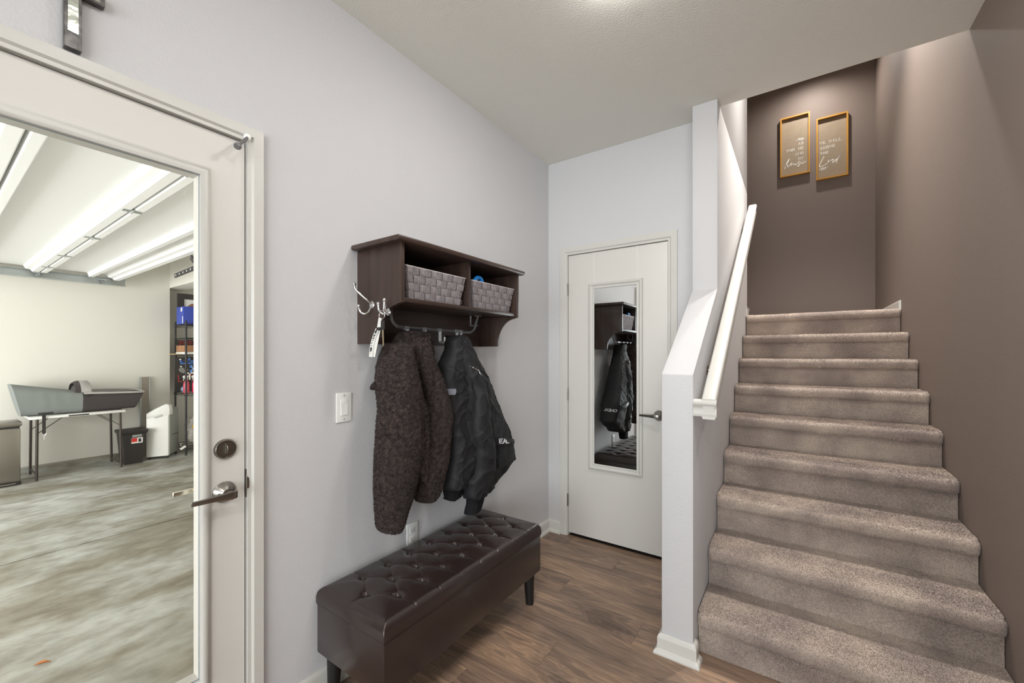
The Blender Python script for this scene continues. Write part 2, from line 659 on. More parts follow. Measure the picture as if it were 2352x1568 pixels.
def ribbons(mb, lines, w, fn, th=0.0008):
    """lines: list of 2D polylines; fn(u,v,h) -> 3D point at height h over the surface"""
    for ln in lines:
        P = [Vector(p) for p in ln]
        n = len(P)
        L, R = [], []
        for i in range(n):
            a = P[i] - P[i - 1] if i > 0 else P[1] - P[0]
            b = P[i + 1] - P[i] if i < n - 1 else a
            t = (a.normalized() + b.normalized())
            t = t.normalized() if t.length > 0.2 else b.normalized()
            nn = Vector((-t.y, t.x))
            e = t * (w / 2 if i == n - 1 else (-w / 2 if i == 0 else 0))
            L.append(P[i] + e + nn * w / 2)
            R.append(P[i] + e - nn * w / 2)
        v = [fn(p.x, p.y, th) for p in L] + [fn(p.x, p.y, th) for p in R] + [fn(p.x, p.y, -th) for p in L] + [fn(p.x, p.y, -th) for p in R]
        f = []
        for i in range(n - 1):
            f += [(i, i + 1, n + i + 1, n + i), (2 * n + i, 3 * n + i, 3 * n + i + 1, 2 * n + i + 1), (i, 2 * n + i, 2 * n + i + 1, i + 1), (n + i, n + i + 1, 3 * n + i + 1, 3 * n + i)]
        mb.add(v, f)
    return mb


def word(text, u0, u1, v0, h, serif=True, gap=0.45):
    """polylines for text spanning u0..u1, baseline v0, height h"""
    n = len(text)
    cw = (u1 - u0) / (n + (n - 1) * gap)
    out = []
    for i, ch in enumerate(text):
        if ch == ' ':
            continue
        x = u0 + i * cw * (1 + gap)
        for g in GL[ch]:
            out.append([(x + a * cw, v0 + b * h) for a, b in g])
        if serif:
            for a, b in SERIF.get(ch, []):
                out.append([(x + a * cw - cw * .16, v0 + b * h), (x + a * cw + cw * .16, v0 + b * h)])
    return out


# ------------------------------------------------------------------ dimensions
YB = 2.708          # back wall of the hall
XR = 2.1617         # brown wall
XP0, XP1 = 1.0455, 1.1769   # half wall
YP, YU = 1.8808, 2.533      # its end, its full-height end
CE = 2.743
YH = 2.626          # edge of the ceiling over the stairs
YF = 5.2611         # far wall
ZU = 4.22           # upper ceiling
YR = -4.0           # rear of the living room behind the camera
YRW = -0.2          # where the brown wall begins
XLV = 6.0           # living room side wall
D1Y0, D1Y1, DZ = -0.281, 0.6333, 2.038
RISE, RUN, NOSE0 = 0.1837, 0.2615, 1.9502
ZL = RISE * 9
WT = 0.15
ZG = -0.10          # garage floor

# ------------------------------------------------------------------ setting
# floor of planks
fl = MB().box(-WT, XR + .02, YR - .1, YB + .02, -0.09, -0.011).build('floor', mat('subfloor', (40, 33, 28), 0.9))
struct(fl)
rnd = random.Random(7)
PW, PLn = 0.178, 1.215
y = YR - 0.02
row = 0
while y < YB:
    y1 = min(y + PW, YB + 0.01)
    x = -0.02 - [0.0, 0.52, 0.93, 0.27, 0.74][row % 5] - rnd.random() * 0.1
    while x < XR:
        xa, xb = max(x, -0.02), min(x + PLn, XR)
        if xb - xa > 0.05:
            c = 0.0008
            m_ = MB()
            g = 0.0003
            z0, z1 = -0.0105, 0.0
            X0, X1, Y0, Y1 = xa + g, xb - g, y + g, y1 - g
            m_.add([(X0, Y0, z0), (X1, Y0, z0), (X1, Y1, z0), (X0, Y1, z0), (X0, Y0, z1 - c), (X1, Y0, z1 - c), (X1, Y1, z1 - c), (X0, Y1, z1 - c),
                    (X0 + c, Y0 + c, z1), (X1 - c, Y0 + c, z1), (X1 - c, Y1 - c, z1), (X0 + c, Y1 - c, z1)],
                   [(0, 3, 2, 1), (0, 1, 5, 4), (1, 2, 6, 5), (2, 3, 7, 6), (3, 0, 4, 7), (4, 5, 9, 8), (5, 6, 10, 9), (6, 7, 11, 10), (7, 4, 8, 11), (8, 9, 10, 11)])
            m_.build('plank', PLANK, fl)
        x += PLn
    y = y1
    row += 1

# ceilings
m_ = MB().box(-WT, XP0, YR - .1, 3.6, CE, CE + .33)
m_.box(XP0, XR + .12, YR - .1, YH, CE, CE + .33)
m_.box(XR + .12, XLV + .1, YR - .1, YRW + .1, CE, CE + .33)
struct(m_.build('ceiling', CEIL))
struct(box('ceiling_upper', CEIL, (-2.0, XR + .1, 2.2, YF + .1, ZU, ZU + .1)))

# walls
m_ = MB().box(-WT, 0, YR - .1, D1Y0 - .02, 0, CE)
m_.box(-WT, 0, D1Y0 - .02, D1Y1 + .02, DZ + .02, CE)
m_.box(-WT, 0, D1Y1 + .02, 3.6, 0, CE)
struct(m_.build('wall_left', WALL))
X20, X21 = 0.1662, 0.866
m_ = MB().box(0, X20 - .012, YB, YB + .1, 0, CE)
m_.box(X20 - .012, X21 + .012, YB, YB + .1, DZ + .012, CE)
m_.box(X21 + .012, XP0 + .01, YB, YB + .1, 0, CE)
struct(m_.build('wall_back', WALL))
struct(box('wall_closet', mat('closet_paint', (90, 88, 86), 0.8), (-.0, XP0, 3.5, 3.6, 0, CE)))
struct(box('floor_closet', mat('subfloor2', (60, 48, 40), 0.8), (0, XP0, YB + .02, 3.5, -0.05, -0.002)))
struct(box('wall_right', BROWN, (XR, XR + .12, YRW, YF + .1, -0.05, ZU)))
struct(box('wall_far', BROWN, (-2.0, XR, YF, YF + .1, 0, ZU)))
struct(box('wall_upper_header', WALL, (-2.0, XR, 2.2, YH, CE + .33, ZU)))
# the half wall that turns into the full stair wall
m_ = MB().prism([(YP, 0), (YP, 1.2327), (YU, 1.6838), (YU, CE), (4.182, CE), (4.182, 0)], 'x', XP0, XP1)
m_.box(XP0, XP1, YH, 4.182, CE, ZU)
hw = struct(m_.build('wall_stair', WALL, bevel=0.004, seg=2, smooth=35))
m_ = MB().box(-2.0, XP0, 4.06, 4.182, 0, ZU)
struct(m_.build('wall_landing', BROWN))
struct(box('wall_upper_end', BROWN, (-2.1, -2.0, 4.06, YF, 0, ZU)))
# unseen living room behind the camera, its big windows added to brighten the hall
def window_wall(wname, winname, axis, face, out, a0, a1, w0, w1_, z0, z1):
    def B(p, q, n0, n1, za, zb):
        return (p, q, n0, n1, za, zb) if axis == 'x' else (n0, n1, p, q, za, zb)
    n0, n1 = sorted((face, face + out * .1))
    m_ = MB()
    for b in ((a0, w0, 0, CE), (w1_, a1, 0, CE), (w0, w1_, 0, z0), (w0, w1_, z1, CE)):
        m_.box(*B(b[0], b[1], n0, n1, b[2], b[3]))
    struct(m_.build(wname, WALL))
    c = B((w0 + w1_) / 2, 0, face, face, z0, z0)
    r = sroot(winname, ((w0 + w1_) / 2, face, z0) if axis == 'x' else (face, (w0 + w1_) / 2, z0))
    f0, f1 = sorted((face + out * .03, face + out * .08))
    k = 3
    xs = [w0 + (w1_ - w0) * i / k for i in range(k + 1)]
    for b in [(w0, w1_, z0, z0 + .05), (w0, w1_, z1 - .05, z1)] + [(x - .025, x + .025, z0 + .05, z1 - .05) for x in xs]:
        MB().box(*B(b[0], b[1], f0, f1, b[2], b[3])).build('window_frame', TRIM, r)
    g0, g1 = sorted((face + out * .05, face + out * .055))
    for i in range(k):
        MB().box(*B(xs[i] + .025, xs[i + 1] - .025, g0, g1, z0 + .05, z1 - .05)).build('pane', GLASS, r)


window_wall('wall_rear', 'window_1', 'x', YR, -1, -WT, XLV + .1, .5, 5.3, .2, 2.4)
window_wall('wall_living_side', 'window_added', 'y', XLV, 1, YR, YRW + .1, -3.85, -.55, .2, 2.4)
struct(box('wall_living_front', WALL, (XR + .12, XLV, YRW, YRW + .1, 0, CE)))
struct(box('floor_living', mat('pale_bounce_floor', (196, 188, 176), .95), (XR + .02, XLV, YR, YRW, -.06, 0.0)))  # unseen floor made pale to bounce light up to the ceiling

# baseboards with shoe moulding
BBP = [(0, 0), (.029, 0), (.029, .006), (.025, .016), (.015, .023), (.015, .068), (.011, .080), (.004, .086), (0, .086)]
m_ = MB()
# left wall: profile in (x,z) along y
m_.prism([(a, b) for a, b in BBP], 'y', .7, YB)
struct(m_.build('baseboard_left', TRIM, smooth=40))
m_ = MB()
m_.prism([(YB - a, b) for a, b in BBP], 'x', 0, .111)
struct(m_.build('baseboard_back', TRIM, smooth=40))


def sweep_rect(x0, x1, y0, y1, prof, m_):
    """baseboard round three sides of the half wall end, mitred: left side, end, right side"""
    rows = []
    for a, b in prof:
        rows.append([(x0 - a, y1, b), (x0 - a, y0 - a, b), (x1 + a, y0 - a, b), (x1 + a, y0 + .045, b)])
    rows.append(rows[0])
    v = [p for r in rows for p in r]
    f = []
    for i in range(len(rows) - 1):
        for k in range(3):
            f.append((i * 4 + k, i * 4 + k + 1, (i + 1) * 4 + k + 1, (i + 1) * 4 + k))
    m_.add(v, f)
    n = len(prof)
    m_.add([rows[i][3] for i in range(n)], [tuple(range(n))])
    m_.add([rows[i][0] for i in range(n)], [tuple(range(n - 1, -1, -1))])


m_ = MB()
sweep_rect(XP0, XP1, YP, YB, BBP, m_)
struct(m_.build('baseboard_stair_wall', TRIM))
m_ = MB()
m_.prism([(XR - a * .6, ZL + b * .72 - .01) for a, b in BBP[:1]] + [(XR - .013, ZL - .01), (XR - .013, ZL + .052), (XR - .006, ZL + .06), (XR, ZL + .06)], 'y', 4.063, YF)
struct(m_.build('baseboard_right', TRIM))
m_ = MB().prism([(YF, ZL - .01), (YF - .013, ZL - .01), (YF - .013, ZL + .052), (YF - .006, ZL + .06), (YF, ZL + .06)], 'x', 1.14, XR - .013)
struct(m_.build('baseboard_far', TRIM))
m_ = MB().box(XP1, XP1 + .013, 4.06, 4.182, ZL - .01, ZL + .06)
m_.box(XP0 + .03, XP1 + .013, 4.182, 4.195, ZL - .01, ZL + .06)
struct(m_.build('baseboard_landing', TRIM))


# ------------------------------------------------------------------ doors
def casing(name, axis, parent, a0, a1, ztop, wid, face, th, sgn):
    """door casing legs and head, each one part; axis: direction along the wall"""
    prof = [(0, 0), (wid, 0), (wid, th), (wid * .35, th), (wid * .22, th * .6), (0, th * .6)]

    def P(al, n, z):
        return (al, face + sgn * n, z) if axis == 'x' else (face + sgn * n, al, z)
    for s, a in ((-1, a0), (1, a1)):
        m_ = MB()
        v = []
        for z_lo in (True, False):
            for w, n in prof:
                v.append(P(a + s * w, n, 0 if z_lo else ztop + w))
        k = len(prof)
        m_.add(v, [tuple(range(k)), tuple(range(2 * k - 1, k - 1, -1))] + [(i, (i + 1) % k, k + (i + 1) % k, k + i) for i in range(k)])
        m_.build('casing_leg', TRIM, parent)
    m_ = MB()
    v = []
    for s, a in ((-1, a0), (1, a1)):
        for w, n in prof:
            v.append(P(a + s * w, n, ztop + w))
    k = len(prof)
    m_.add(v, [tuple(range(k)), tuple(range(2 * k - 1, k - 1, -1))] + [(i, (i + 1) % k, k + (i + 1) % k, k + i) for i in range(k)])
    m_.build('casing_head', TRIM, parent)


# door 1: garage door with a full lite, in the left wall
d1 = sroot('door_1', (0, (D1Y0 + D1Y1) / 2, 0))
casing('casing', 'y', d1, D1Y0 - .004, D1Y1 + .004, DZ + .004, .0475, 0.0, .017, 1)
m_ = MB()
m_.box(-WT, 0.002, D1Y0 - .02, D1Y0 - .004, 0, DZ + .02)
m_.box(-WT, 0.002, D1Y1 + .004, D1Y1 + .02, 0, DZ + .02)
m_.box(-WT, 0.002, D1Y0 - .004, D1Y1 + .004, DZ + .004, DZ + .02)
m_.box(-.075, -.06, D1Y1 - .012, D1Y1 + .004, 0, DZ + .004)
m_.box(-.075, -.06, D1Y0 - .004, D1Y0 + .012, 0, DZ + .004)
m_.box(-.075, -.06, D1Y0 + .012, D1Y1 - .012, DZ - .01, DZ + .004)
m_.build('jamb', TRIM, d1)
struct(box('threshold', STEEL, (-WT - .02, 0.0, D1Y0, D1Y1, -.1, .012), d1))
GY0, GY1, GZ0, GZ1 = -.158, .508, .292, 1.888
XF, XBk = -.006, -.054
m_ = MB()
m_.box(XBk, XF, D1Y0, GY0, .015, DZ)
m_.box(XBk, XF, GY1, D1Y1, .015, DZ)
m_.box(XBk, XF, GY0, GY1, .015, GZ0)
m_.box(XBk, XF, GY0, GY1, GZ1, DZ)
slab = m_.build('door_slab', DOORP, d1)
# lite moulding, inside and outside
for side, nm in ((1, 'lite_moulding'), (-1, 'lite_moulding')):
    f0 = XF if side > 0 else XBk
    prof = [(.000, .006), (.004, .012), (.012, .013), (.020, .009), (.024, .002), (.030, .0)]
    rows = []
    for d, h in [(-.0015, -.0045 if side > 0 else -.036), (-.0015, .005)] + prof:
        rows.append([(f0 + side * h, GY0 - d, GZ0 - d), (f0 + side * h, GY1 + d, GZ0 - d), (f0 + side * h, GY1 + d, GZ1 + d), (f0 + side * h, GY0 - d, GZ1 + d)])
    MB().grid(rows, wrap=True).build(nm, TRIM, slab, smooth=50)
MB().box(-.016, -.012, GY0, GY1, GZ0, GZ1).build('pane', GLASS, d1)
m_ = MB()
for b in ((GY0, GY0 + .0025, GZ0, GZ1), (GY1 - .0025, GY1, GZ0, GZ1), (GY0, GY1, GZ0, GZ0 + .0025), (GY0, GY1, GZ1 - .0025, GZ1)):
    m_.box(-.0175, -.0105, *b)
m_.build('spacer_strip', mat('spacer', (176, 182, 186), 0.5), d1)
# deadbolt
MB().lathe([(.033, 0), (.033, .006), (.029, .011), (.028, .011), (.0265, .008), (.0, .008)], (XF, .575, 1.01), (1, 0, 0), 32).build('deadbolt_rose', NICKEL, d1, smooth=40)
rose = MB()
tp = [(XF + .008, .575, 1.01 + z) for z in (-.02, 0, .02)]
rose.add([(XF + .008, .5725, .992), (XF + .008, .5775, .992), (XF + .008, .5775, 1.028), (XF + .008, .5725, 1.028), (XF + .022, .573, 1.0), (XF + .022, .577, 1.0), (XF + .026, .5765, 1.01), (XF + .022, .577, 1.02), (XF + .022, .573, 1.02), (XF + .026, .5735, 1.01)],
         [(0, 1, 5, 4), (2, 3, 8, 7), (1, 2, 7, 6, 5), (3, 0, 4, 9, 8), (4, 5, 6, 9), (9, 6, 7, 8)])
rose.build('thumb_turn', NICKEL, d1, bevel=.0012)


def lever(parent, base, nrm, along, length, mname=NICKEL):
    """rose, neck and flat lever bar"""
    b = Vector(base)
    n = Vector(nrm)
    t = Vector(along)
    up = Vector((0, 0, 1))
    r = MB().lathe([(.034, 0), (.034, .004), (.031, .007), (.026, .014), (.017, .022), (.013, .026), (.0, .026)], b, n, 32).build('rose', mname, parent, smooth=35)
    m_ = MB().cyl(b + n * .02, b + n * .058, .0105, n=18)
    m_.build('neck', mname, parent, smooth=40)
    c = b + n * .056
    pts = []
    for s, off, hh in ((-.016, 0, .011), (0, 0.004, .0125), (.02, .003, .011), (.05, 0, .008), (length, -.002, .0065)):
        p = c + t * s + n * off
        pts.append([tuple(p + up * hh + n * .006), tuple(p - up * hh + n * .006), tuple(p - up * hh - n * .006), tuple(p + up * hh - n * .006)])
    MB().grid(pts, wrap=True, caps=True).build('lever', mname, parent, bevel=.002, smooth=40)
    m_ = MB()
    for k in (-1, 1):
        q = b + t * (.02 * k) + n * .0165
        m_.cyl(q - n * .004, q + n * .003, .003, n=10)
    m_.build('screw', BLACKM, r)


lever(d1, (XF, .573, .869), (1, 0, 0), (0, -1, 0), .107)
lever(d1, (XBk, .573, .869), (-1, 0, 0), (0, -1, 0), .107, mat('polished_nickel', (226, 220, 205), 0.2, 1.0))
m_ = MB().box(-.03, .0035, D1Y1 + .002, D1Y1 + .006, .835, .93)
m_.build('strike_plate', NICKEL, d1)
m_ = MB().prism([(.0, .865), (.012, .868), (.013, .885), (.010, .905), (0.0, .915)], 'y', D1Y1 + .001, D1Y1 + .007)
m_.build('strike_lip', NICKEL, d1)

# little door stop at the head corner
ds = thing('door_stop', 'small grey metal door stop arm at the corner of the glass door frame', 'door stop', (0.017, .627, 2.045))
MB().lathe([(.011, 0), (.011, .005), (.006, .008)], (0.015, .634, 2.052), (1, -.5, -.3), 16).build('mount', WHITEP, ds, smooth=40)
MB().cyl((0.018, .632, 2.050), (.046, .592, 1.997), .0048, n=12).build('rod', IRON, ds, smooth=40)
MB().lathe([(.006, 0), (.0105, .002), (.0115, .008), (.009, .013), (0, .014)], (.044, .595, 2.001), (.46, -.66, -.88), 16).build('rubber_tip', IRON, ds, smooth=50)

# door 2 in the back wall
d2 = sroot('door_2', ((X20 + X21) / 2, YB, 0))
casing('casing', 'x', d2, X20 - .004, X21 + .004, DZ + .004, .0565, YB, .016, -1)
m_ = MB()
m_.box(X20 - .012, X20 - .003, YB - .001, YB + .1, 0, DZ + .012)
m_.box(X21 + .003, X21 + .012, YB - .001, YB + .1, 0, DZ + .012)
m_.box(X20 - .003, X21 + .003, YB - .001, YB + .1, DZ + .003, DZ + .012)
m_.build('jamb', TRIM, d2)
slab2 = box('door_slab', DOORP, (X20, X21, YB + .003, YB + .038, .022, DZ), d2, bevel=.0015)
for z in (1.792, 1.028, .258):
    h = MB().cyl((X20 - .004, YB - .004, z - .045), (X20 - .004, YB - .004, z + .045), .0062, n=14)
    h = h.build('hinge', NICKEL, d2, smooth=40)
    m_ = MB()
    for k in range(1, 5):
        zz = z - .045 + .018 * k
        m_.cyl((X20 - .004, YB - .004, zz - .0006), (X20 - .004, YB - .004, zz + .0006), .0066, n=14)
    m_.build('knuckle_line', BLACKM, h)
lever(d2, (.813, YB + .003, .926), (0, -1, 0), (-1, 0, 0), .112)

# over-the-door mirror
mi = thing('door_mirror', 'tall white framed mirror hung on the white closet door', 'mirror', (.523, YB, .515))
MX0, MX1, MZ0, MZ1 = .331, .709, .514, 1.818
prof = [(0, .003), (0, .016), (.006, .021), (.014, .021), (.020, .015), (.026, .013), (.032, .016), (.037, .015), (.041, .008), (.043, .004)]
for k, (a, b) in enumerate((((0, 0), (1, 0)), ((1, 0), (1, 1)), ((1, 1), (0, 1)), ((0, 1), (0, 0)))):
    v = []
    for (cx_, cz_) in (a, b):
        for d, h in prof:
            x_ = MX0 + d if cx_ == 0 else MX1 - d
            z_ = MZ0 + d if cz_ == 0 else MZ1 - d
            v.append((x_, YB + .003 - h, z_))
    n = len(prof)
    MB().add(v, [(i, i + 1, n + i + 1, n + i) for i in range(n - 1)] + [tuple(range(n)), tuple(range(2 * n - 1, n - 1, -1))]).build('frame_rail', TRIM, mi, smooth=40)
MB().box(MX0 + .01, MX1 - .01, YB - .002, YB + .0025, MZ0 + .01, MZ1 - .01).build('backing', WHITEP, mi)
MB().box(MX0 + .038, MX1 - .038, YB - .006, YB - .002, MZ0 + .038, MZ1 - .038).build('mirror_glass', MIRROR, mi)
for x_ in (MX0 + .035, MX1 - .035):
    m_ = MB().tube([(x_, YB - .0005, MZ1 - .01), (x_, YB - .0005, DZ + .001), (x_, YB + .006, DZ + .0018)], .001, sq=(.0016, .0009))
    m_.build('hanging_strap', WHITEP, mi)
# ------------------------------------------------------------------ staircase
st = thing('staircase', 'straight flight of stairs covered in taupe carpet between white and brown walls', 'staircase', ((XP1 + XR) / 2, NOSE0, 0))


def step_profile(k, y0, z1, ytail, lip=.060, first=False):
    """(y,z) outline of one carpeted step: rounded nose, riser below"""
    zr = z1 - RISE if not first else 0.0
    r = .028
    yn = y0 - .006
    P = [(ytail, z1), (yn + .12, z1 + .001), (yn + .07, z1 + .002), (yn + r, z1)]
    for i in range(1, 7):
        a = math.pi / 2 * (1 + i / 6)
        P.append((yn + r + r * math.cos(a), z1 - r + r * math.sin(a)))
    P += [(yn + .001, z1 - lip * .75), (yn + .010, z1 - lip), (yn + .036, z1 - lip - .001), (yn + .0365, z1 - lip - .012), (yn + .0365, (z1 - lip + zr) / 2), (yn + .036, zr + .004), (yn + .036, zr - .01), (ytail, zr - .01)]
    return P


def step_mesh(prof, x0, x1, seed, n=90):
    # dense resample of the visible outline
    pts = []
    for i in range(len(prof) - 1):
        a, b = Vector(prof[i]), Vector(prof[i + 1])
        d = (b - a).length
        c = max(1, int(d / .014)) if i < len(prof) - 2 else 1
        for j in range(c):
            pts.append(a.lerp(b, j / c))
    pts.append(Vector(prof[-1]))
    nv = len(pts)
    rows = []
    xs = [x0 + (x1 - x0) * i / n for i in range(n + 1)]
    rend = .022
    for x in xs:
        e = min(x - x0, x1 - x)
        sh = 0.0
        if e < rend:
            t = 1 - e / rend
            sh = .014 * (1 - math.sqrt(max(0, 1 - t * t)))
        r = []
        for p in pts:
            w = noise.noise((x * 9, p.x * 14 + seed, p.y * 14)) * .0028 + noise.noise((x * 40, p.x * 50 + seed, p.y * 50)) * .0012
            nose = p.x < prof[3][0] + .004 and p.y > prof[11][1] - .01
            yy = p.x + (sh if nose else 0) + w * .8
            zz = p.y + w - (sh * .5 if nose and p.y > prof[0][1] - .004 else 0)
            r.append((x, yy, zz))
        rows.append(r)
    return MB().grid(rows, wrap=True, caps=True)


def pile_cond(c, n):
    # only the faces that can be seen: tread tops, noses and risers
    return ((n[:, 2] > 0.3) | (n[:, 1] < -0.3)) * (np.abs(n[:, 0]) < .9) + 1e-9


for k in range(1, 10):
    y0 = NOSE0 + RUN * (k - 1)
    tail = y0 + RUN + .03 if k < 9 else YF - .002
    mb = step_mesh(step_profile(k, y0, RISE * k, tail, first=(k == 1)), XP1 + .003, XR - .003, k * 3.7)
    o = mb.build('step' if k < 9 else 'landing', CARPET, st, smooth=60)
    tufts(o, 45000 if k > 5 else 65000, 0.0038, .0030, CARPET, seed=k, name='carpet_pile', lean=(0, -.35, -.15), cond=pile_cond)
# upper flight starting to the left of the landing
us = thing('upper_staircase', 'first taupe carpeted steps of the flight turning left at the landing', 'staircase', (.8, 4.7, ZL))
for k in range(3):
    xn = 1.105 - RUN * k
    zt = ZL + RISE * (k + 1)
    P = step_profile(k, 0, zt, RUN + .03)
    m_ = MB().prism([(xn - p[0], p[1]) for p in P], 'y', 4.196, YF)
    m_.build('upper_step', CARPET, us, smooth=60)

# hand rail with brackets
hr = thing('handrail', 'white painted wooden handrail running up the stair wall', 'handrail', (1.23, 1.9, 1.05))
RP = [(-.030, .030), (-.027, .038), (-.020, .042), (.020, .042), (.027, .038), (.030, .030), (.0295, .022), (.022, .014), (.019, .004), (.024, -.010), (.026, -.020), (.023, -.028), (-.023, -.028), (-.026, -.020), (-.024, -.010), (-.019, .004), (-.022, .014), (-.0295, .022)]
XRL = 1.238
SL = 0.689
ca = math.cos(math.atan(SL))
sa = math.sin(math.atan(SL))


def railpt(u, w, y, zc):
    # section point: u across (x), w up, at centre line point (y, zc); cut vertically
    return (XRL + u, y, zc + w / ca)


ya, yb = 1.872, 3.955
za = 1.083
rows = []
for (y_, base) in ((ya, True), (yb, False)):
    rows.append([(XRL + u, y_ - (u + .030) * (0 if not base else 0) + (0 if base else -w * sa * .6), za + SL * (y_ - ya) + w / ca + (0 if base else -w * sa * .6 * SL)) for u, w in RP])
MB().grid(rows, wrap=True, caps=True).build('rail', TRIM, hr, smooth=40)
# return to the wall
rows = []
for x_ in (XP1 + .001, XRL + .030):
    rows.append([(x_, ya + .022 - (u + .0) * .9, za + .004 + w) for u, w in RP])
MB().grid(rows, wrap=True, caps=True).build('rail_return', TRIM, hr, smooth=40)
for y_ in (2.21, 3.74):
    zc = za + SL * (y_ - ya)
    zb = zc - .075
    b_ = MB().lathe([(.026, 0), (.026, .003), (.02, .006), (0, .006)], (XP1, y_, zb), (1, 0, 0), 24).build('bracket_rose', NICKEL, hr, smooth=40)
    MB().tube(smoothpath([(XP1 + .004, y_, zb), (XP1 + .035, y_, zb - .004), (XRL - .004, y_, zb + .02), (XRL, y_, zc - .034)], 5), .006).build('bracket_arm', NICKEL, b_, smooth=60)
    MB().box(XRL - .012, XRL + .012, y_ - .028, y_ + .028, zc - .046, zc - .030).build('bracket_saddle', NICKEL, b_)


# ------------------------------------------------------------------ signs on the far wall
def sign(label, x0, x1, z0, z1, script, arrow, lines):
    yb_, yf = YF - .001, YF - .036
    t = thing('wooden_sign', label, 'sign', ((x0 + x1) / 2, YF, z0), 'framed word signs on the landing wall')
    MB().box(x0 + .004, x1 - .004, yb_ - .008, yb_, z0 + .004, z1 - .004).build('panel', BOARD, t)
    w = .014
    MB().prism([(x0, z0), (x0 + w, z0 + w), (x0 + w, z1 - w), (x0, z1)], 'y', yf, yb_).build('frame_side', GOLD, t)
    MB().prism([(x1, z1), (x1 - w, z1 - w), (x1 - w, z0 + w), (x1, z0)], 'y', yf, yb_).build('frame_side', GOLD, t)
    MB().prism([(x0, z1), (x0 + w, z1 - w), (x1 - w, z1 - w), (x1, z1)], 'y', yf, yb_).build('frame_top', GOLDH, t)
    MB().prism([(x1, z0), (x1 - w, z0 + w), (x0 + w, z0 + w), (x0, z0)], 'y', yf, yb_).build('frame_bottom', GOLDH, t)
    fn = lambda u, v, h: (u, yb_ - .0085 - h, v)
    mb = ribbons(MB(), [[tuple(q)[:2] for q in smoothpath([(a, b, 0) for a, b in s], 5)] for s in script], .0052, fn)
    o = mb.build('script_lettering', WHITEL, t)
    o['label'] = 'white handwritten style lettering'
    ribbons(MB(), arrow, .005, fn).build('arrow_mark', WHITEL, t)
    for tx, u0, u1, v0, hh in lines:
        ribbons(MB(), word(tx, u0, u1, v0, hh), .0038, fn).build('lettering', WHITEL, t)


HOUSE = [[(1.434, 3.293), (1.442, 3.324), (1.458, 3.362), (1.473, 3.386), (1.468, 3.368), (1.449, 3.334), (1.44, 3.311)], [(1.443, 3.323), (1.451, 3.33), (1.457, 3.329), (1.457, 3.312), (1.462, 3.305), (1.472, 3.312), (1.482, 3.325), (1.486, 3.335), (1.495, 3.335), (1.498, 3.324), (1.491, 3.312), (1.484, 3.316), (1.485, 3.327), (1.498, 3.326), (1.509, 3.323)], [(1.511, 3.323), (1.514, 3.328), (1.513, 3.314), (1.52, 3.312), (1.528, 3.327), (1.526, 3.311), (1.532, 3.306), (1.541, 3.315), (1.555, 3.331), (1.564, 3.337), (1.567, 3.33)], [(1.552, 3.326), (1.559, 3.313), (1.561, 3.299), (1.552, 3.287), (1.547, 3.29), (1.555, 3.3), (1.575, 3.317), (1.588, 3.324), (1.597, 3.333), (1.59, 3.329), (1.582, 3.315), (1.586, 3.306), (1.599, 3.31), (1.617, 3.326)]]
ARW1 = [[(1.538, 3.56), (1.552, 3.565), (1.602, 3.56)], [(1.548, 3.561), (1.555, 3.573), (1.564, 3.578)], [(1.564, 3.559), (1.57, 3.57), (1.579, 3.575)], [(1.579, 3.556), (1.586, 3.568), (1.593, 3.574)], [(1.548, 3.561), (1.564, 3.556)], [(1.564, 3.559), (1.576, 3.554)], [(1.579, 3.557), (1.588, 3.553)]]
LORD = [[(1.766, 3.331), (1.75, 3.297), (1.733, 3.259), (1.729, 3.241), (1.734, 3.233), (1.748, 3.235), (1.773, 3.244), (1.793, 3.254)], [(1.811, 3.283), (1.803, 3.282), (1.799, 3.271), (1.803, 3.263), (1.811, 3.268), (1.814, 3.279), (1.809, 3.281), (1.818, 3.271), (1.826, 3.277), (1.835, 3.291), (1.832, 3.278), (1.843, 3.283), (1.839, 3.266), (1.835, 3.253), (1.84, 3.251), (1.851, 3.262)], [(1.87, 3.281), (1.86, 3.276), (1.853, 3.266), (1.855, 3.26), (1.866, 3.269), (1.882, 3.293), (1.901, 3.322), (1.897, 3.313), (1.876, 3.277), (1.868, 3.252), (1.867, 3.24)]]
ARW2 = [[(1.728, 3.21), (1.778, 3.208), (1.796, 3.218)], [(1.743, 3.197), (1.752, 3.208), (1.748, 3.22)], [(1.758, 3.196), (1.765, 3.208), (1.759, 3.22)], [(1.773, 3.196), (1.78, 3.209), (1.773, 3.219)], [(1.786, 3.213), (1.778, 3.218)]]
sign('honey framed taupe sign with the white word house', 1.393, 1.650, 3.196, 3.82, HOUSE, ARW1,
     [('AS', 1.553, 1.595, 3.510, .024), ('ME', 1.553, 1.595, 3.459, .023), ('FOR', 1.453, 1.519, 3.460, .023), ('AND', 1.527, 1.595, 3.405, .023), ('MY', 1.553, 1.593, 3.354, .023)])
sign('honey framed taupe sign with the white word Lord', 1.702, 1.957, 3.094, 3.721, LORD, ARW2,
     [('WE', 1.734, 1.776, 3.460, .023), ('WILL', 1.809, 1.905, 3.459, .024), ('SERVE', 1.735, 1.853, 3.406, .024), ('THE', 1.735, 1.802, 3.355, .022)])
# ------------------------------------------------------------------ coat shelf
SY0, SY1 = 1.066, 1.886
SB, ST, SZ0 = 1.528, 1.756, 1.364
sh = thing('coat_shelf', 'dark espresso wooden wall shelf with two cubbies and a hook rail', 'shelf', (0, (SY0 + SY1) / 2, SZ0))
PT = .017


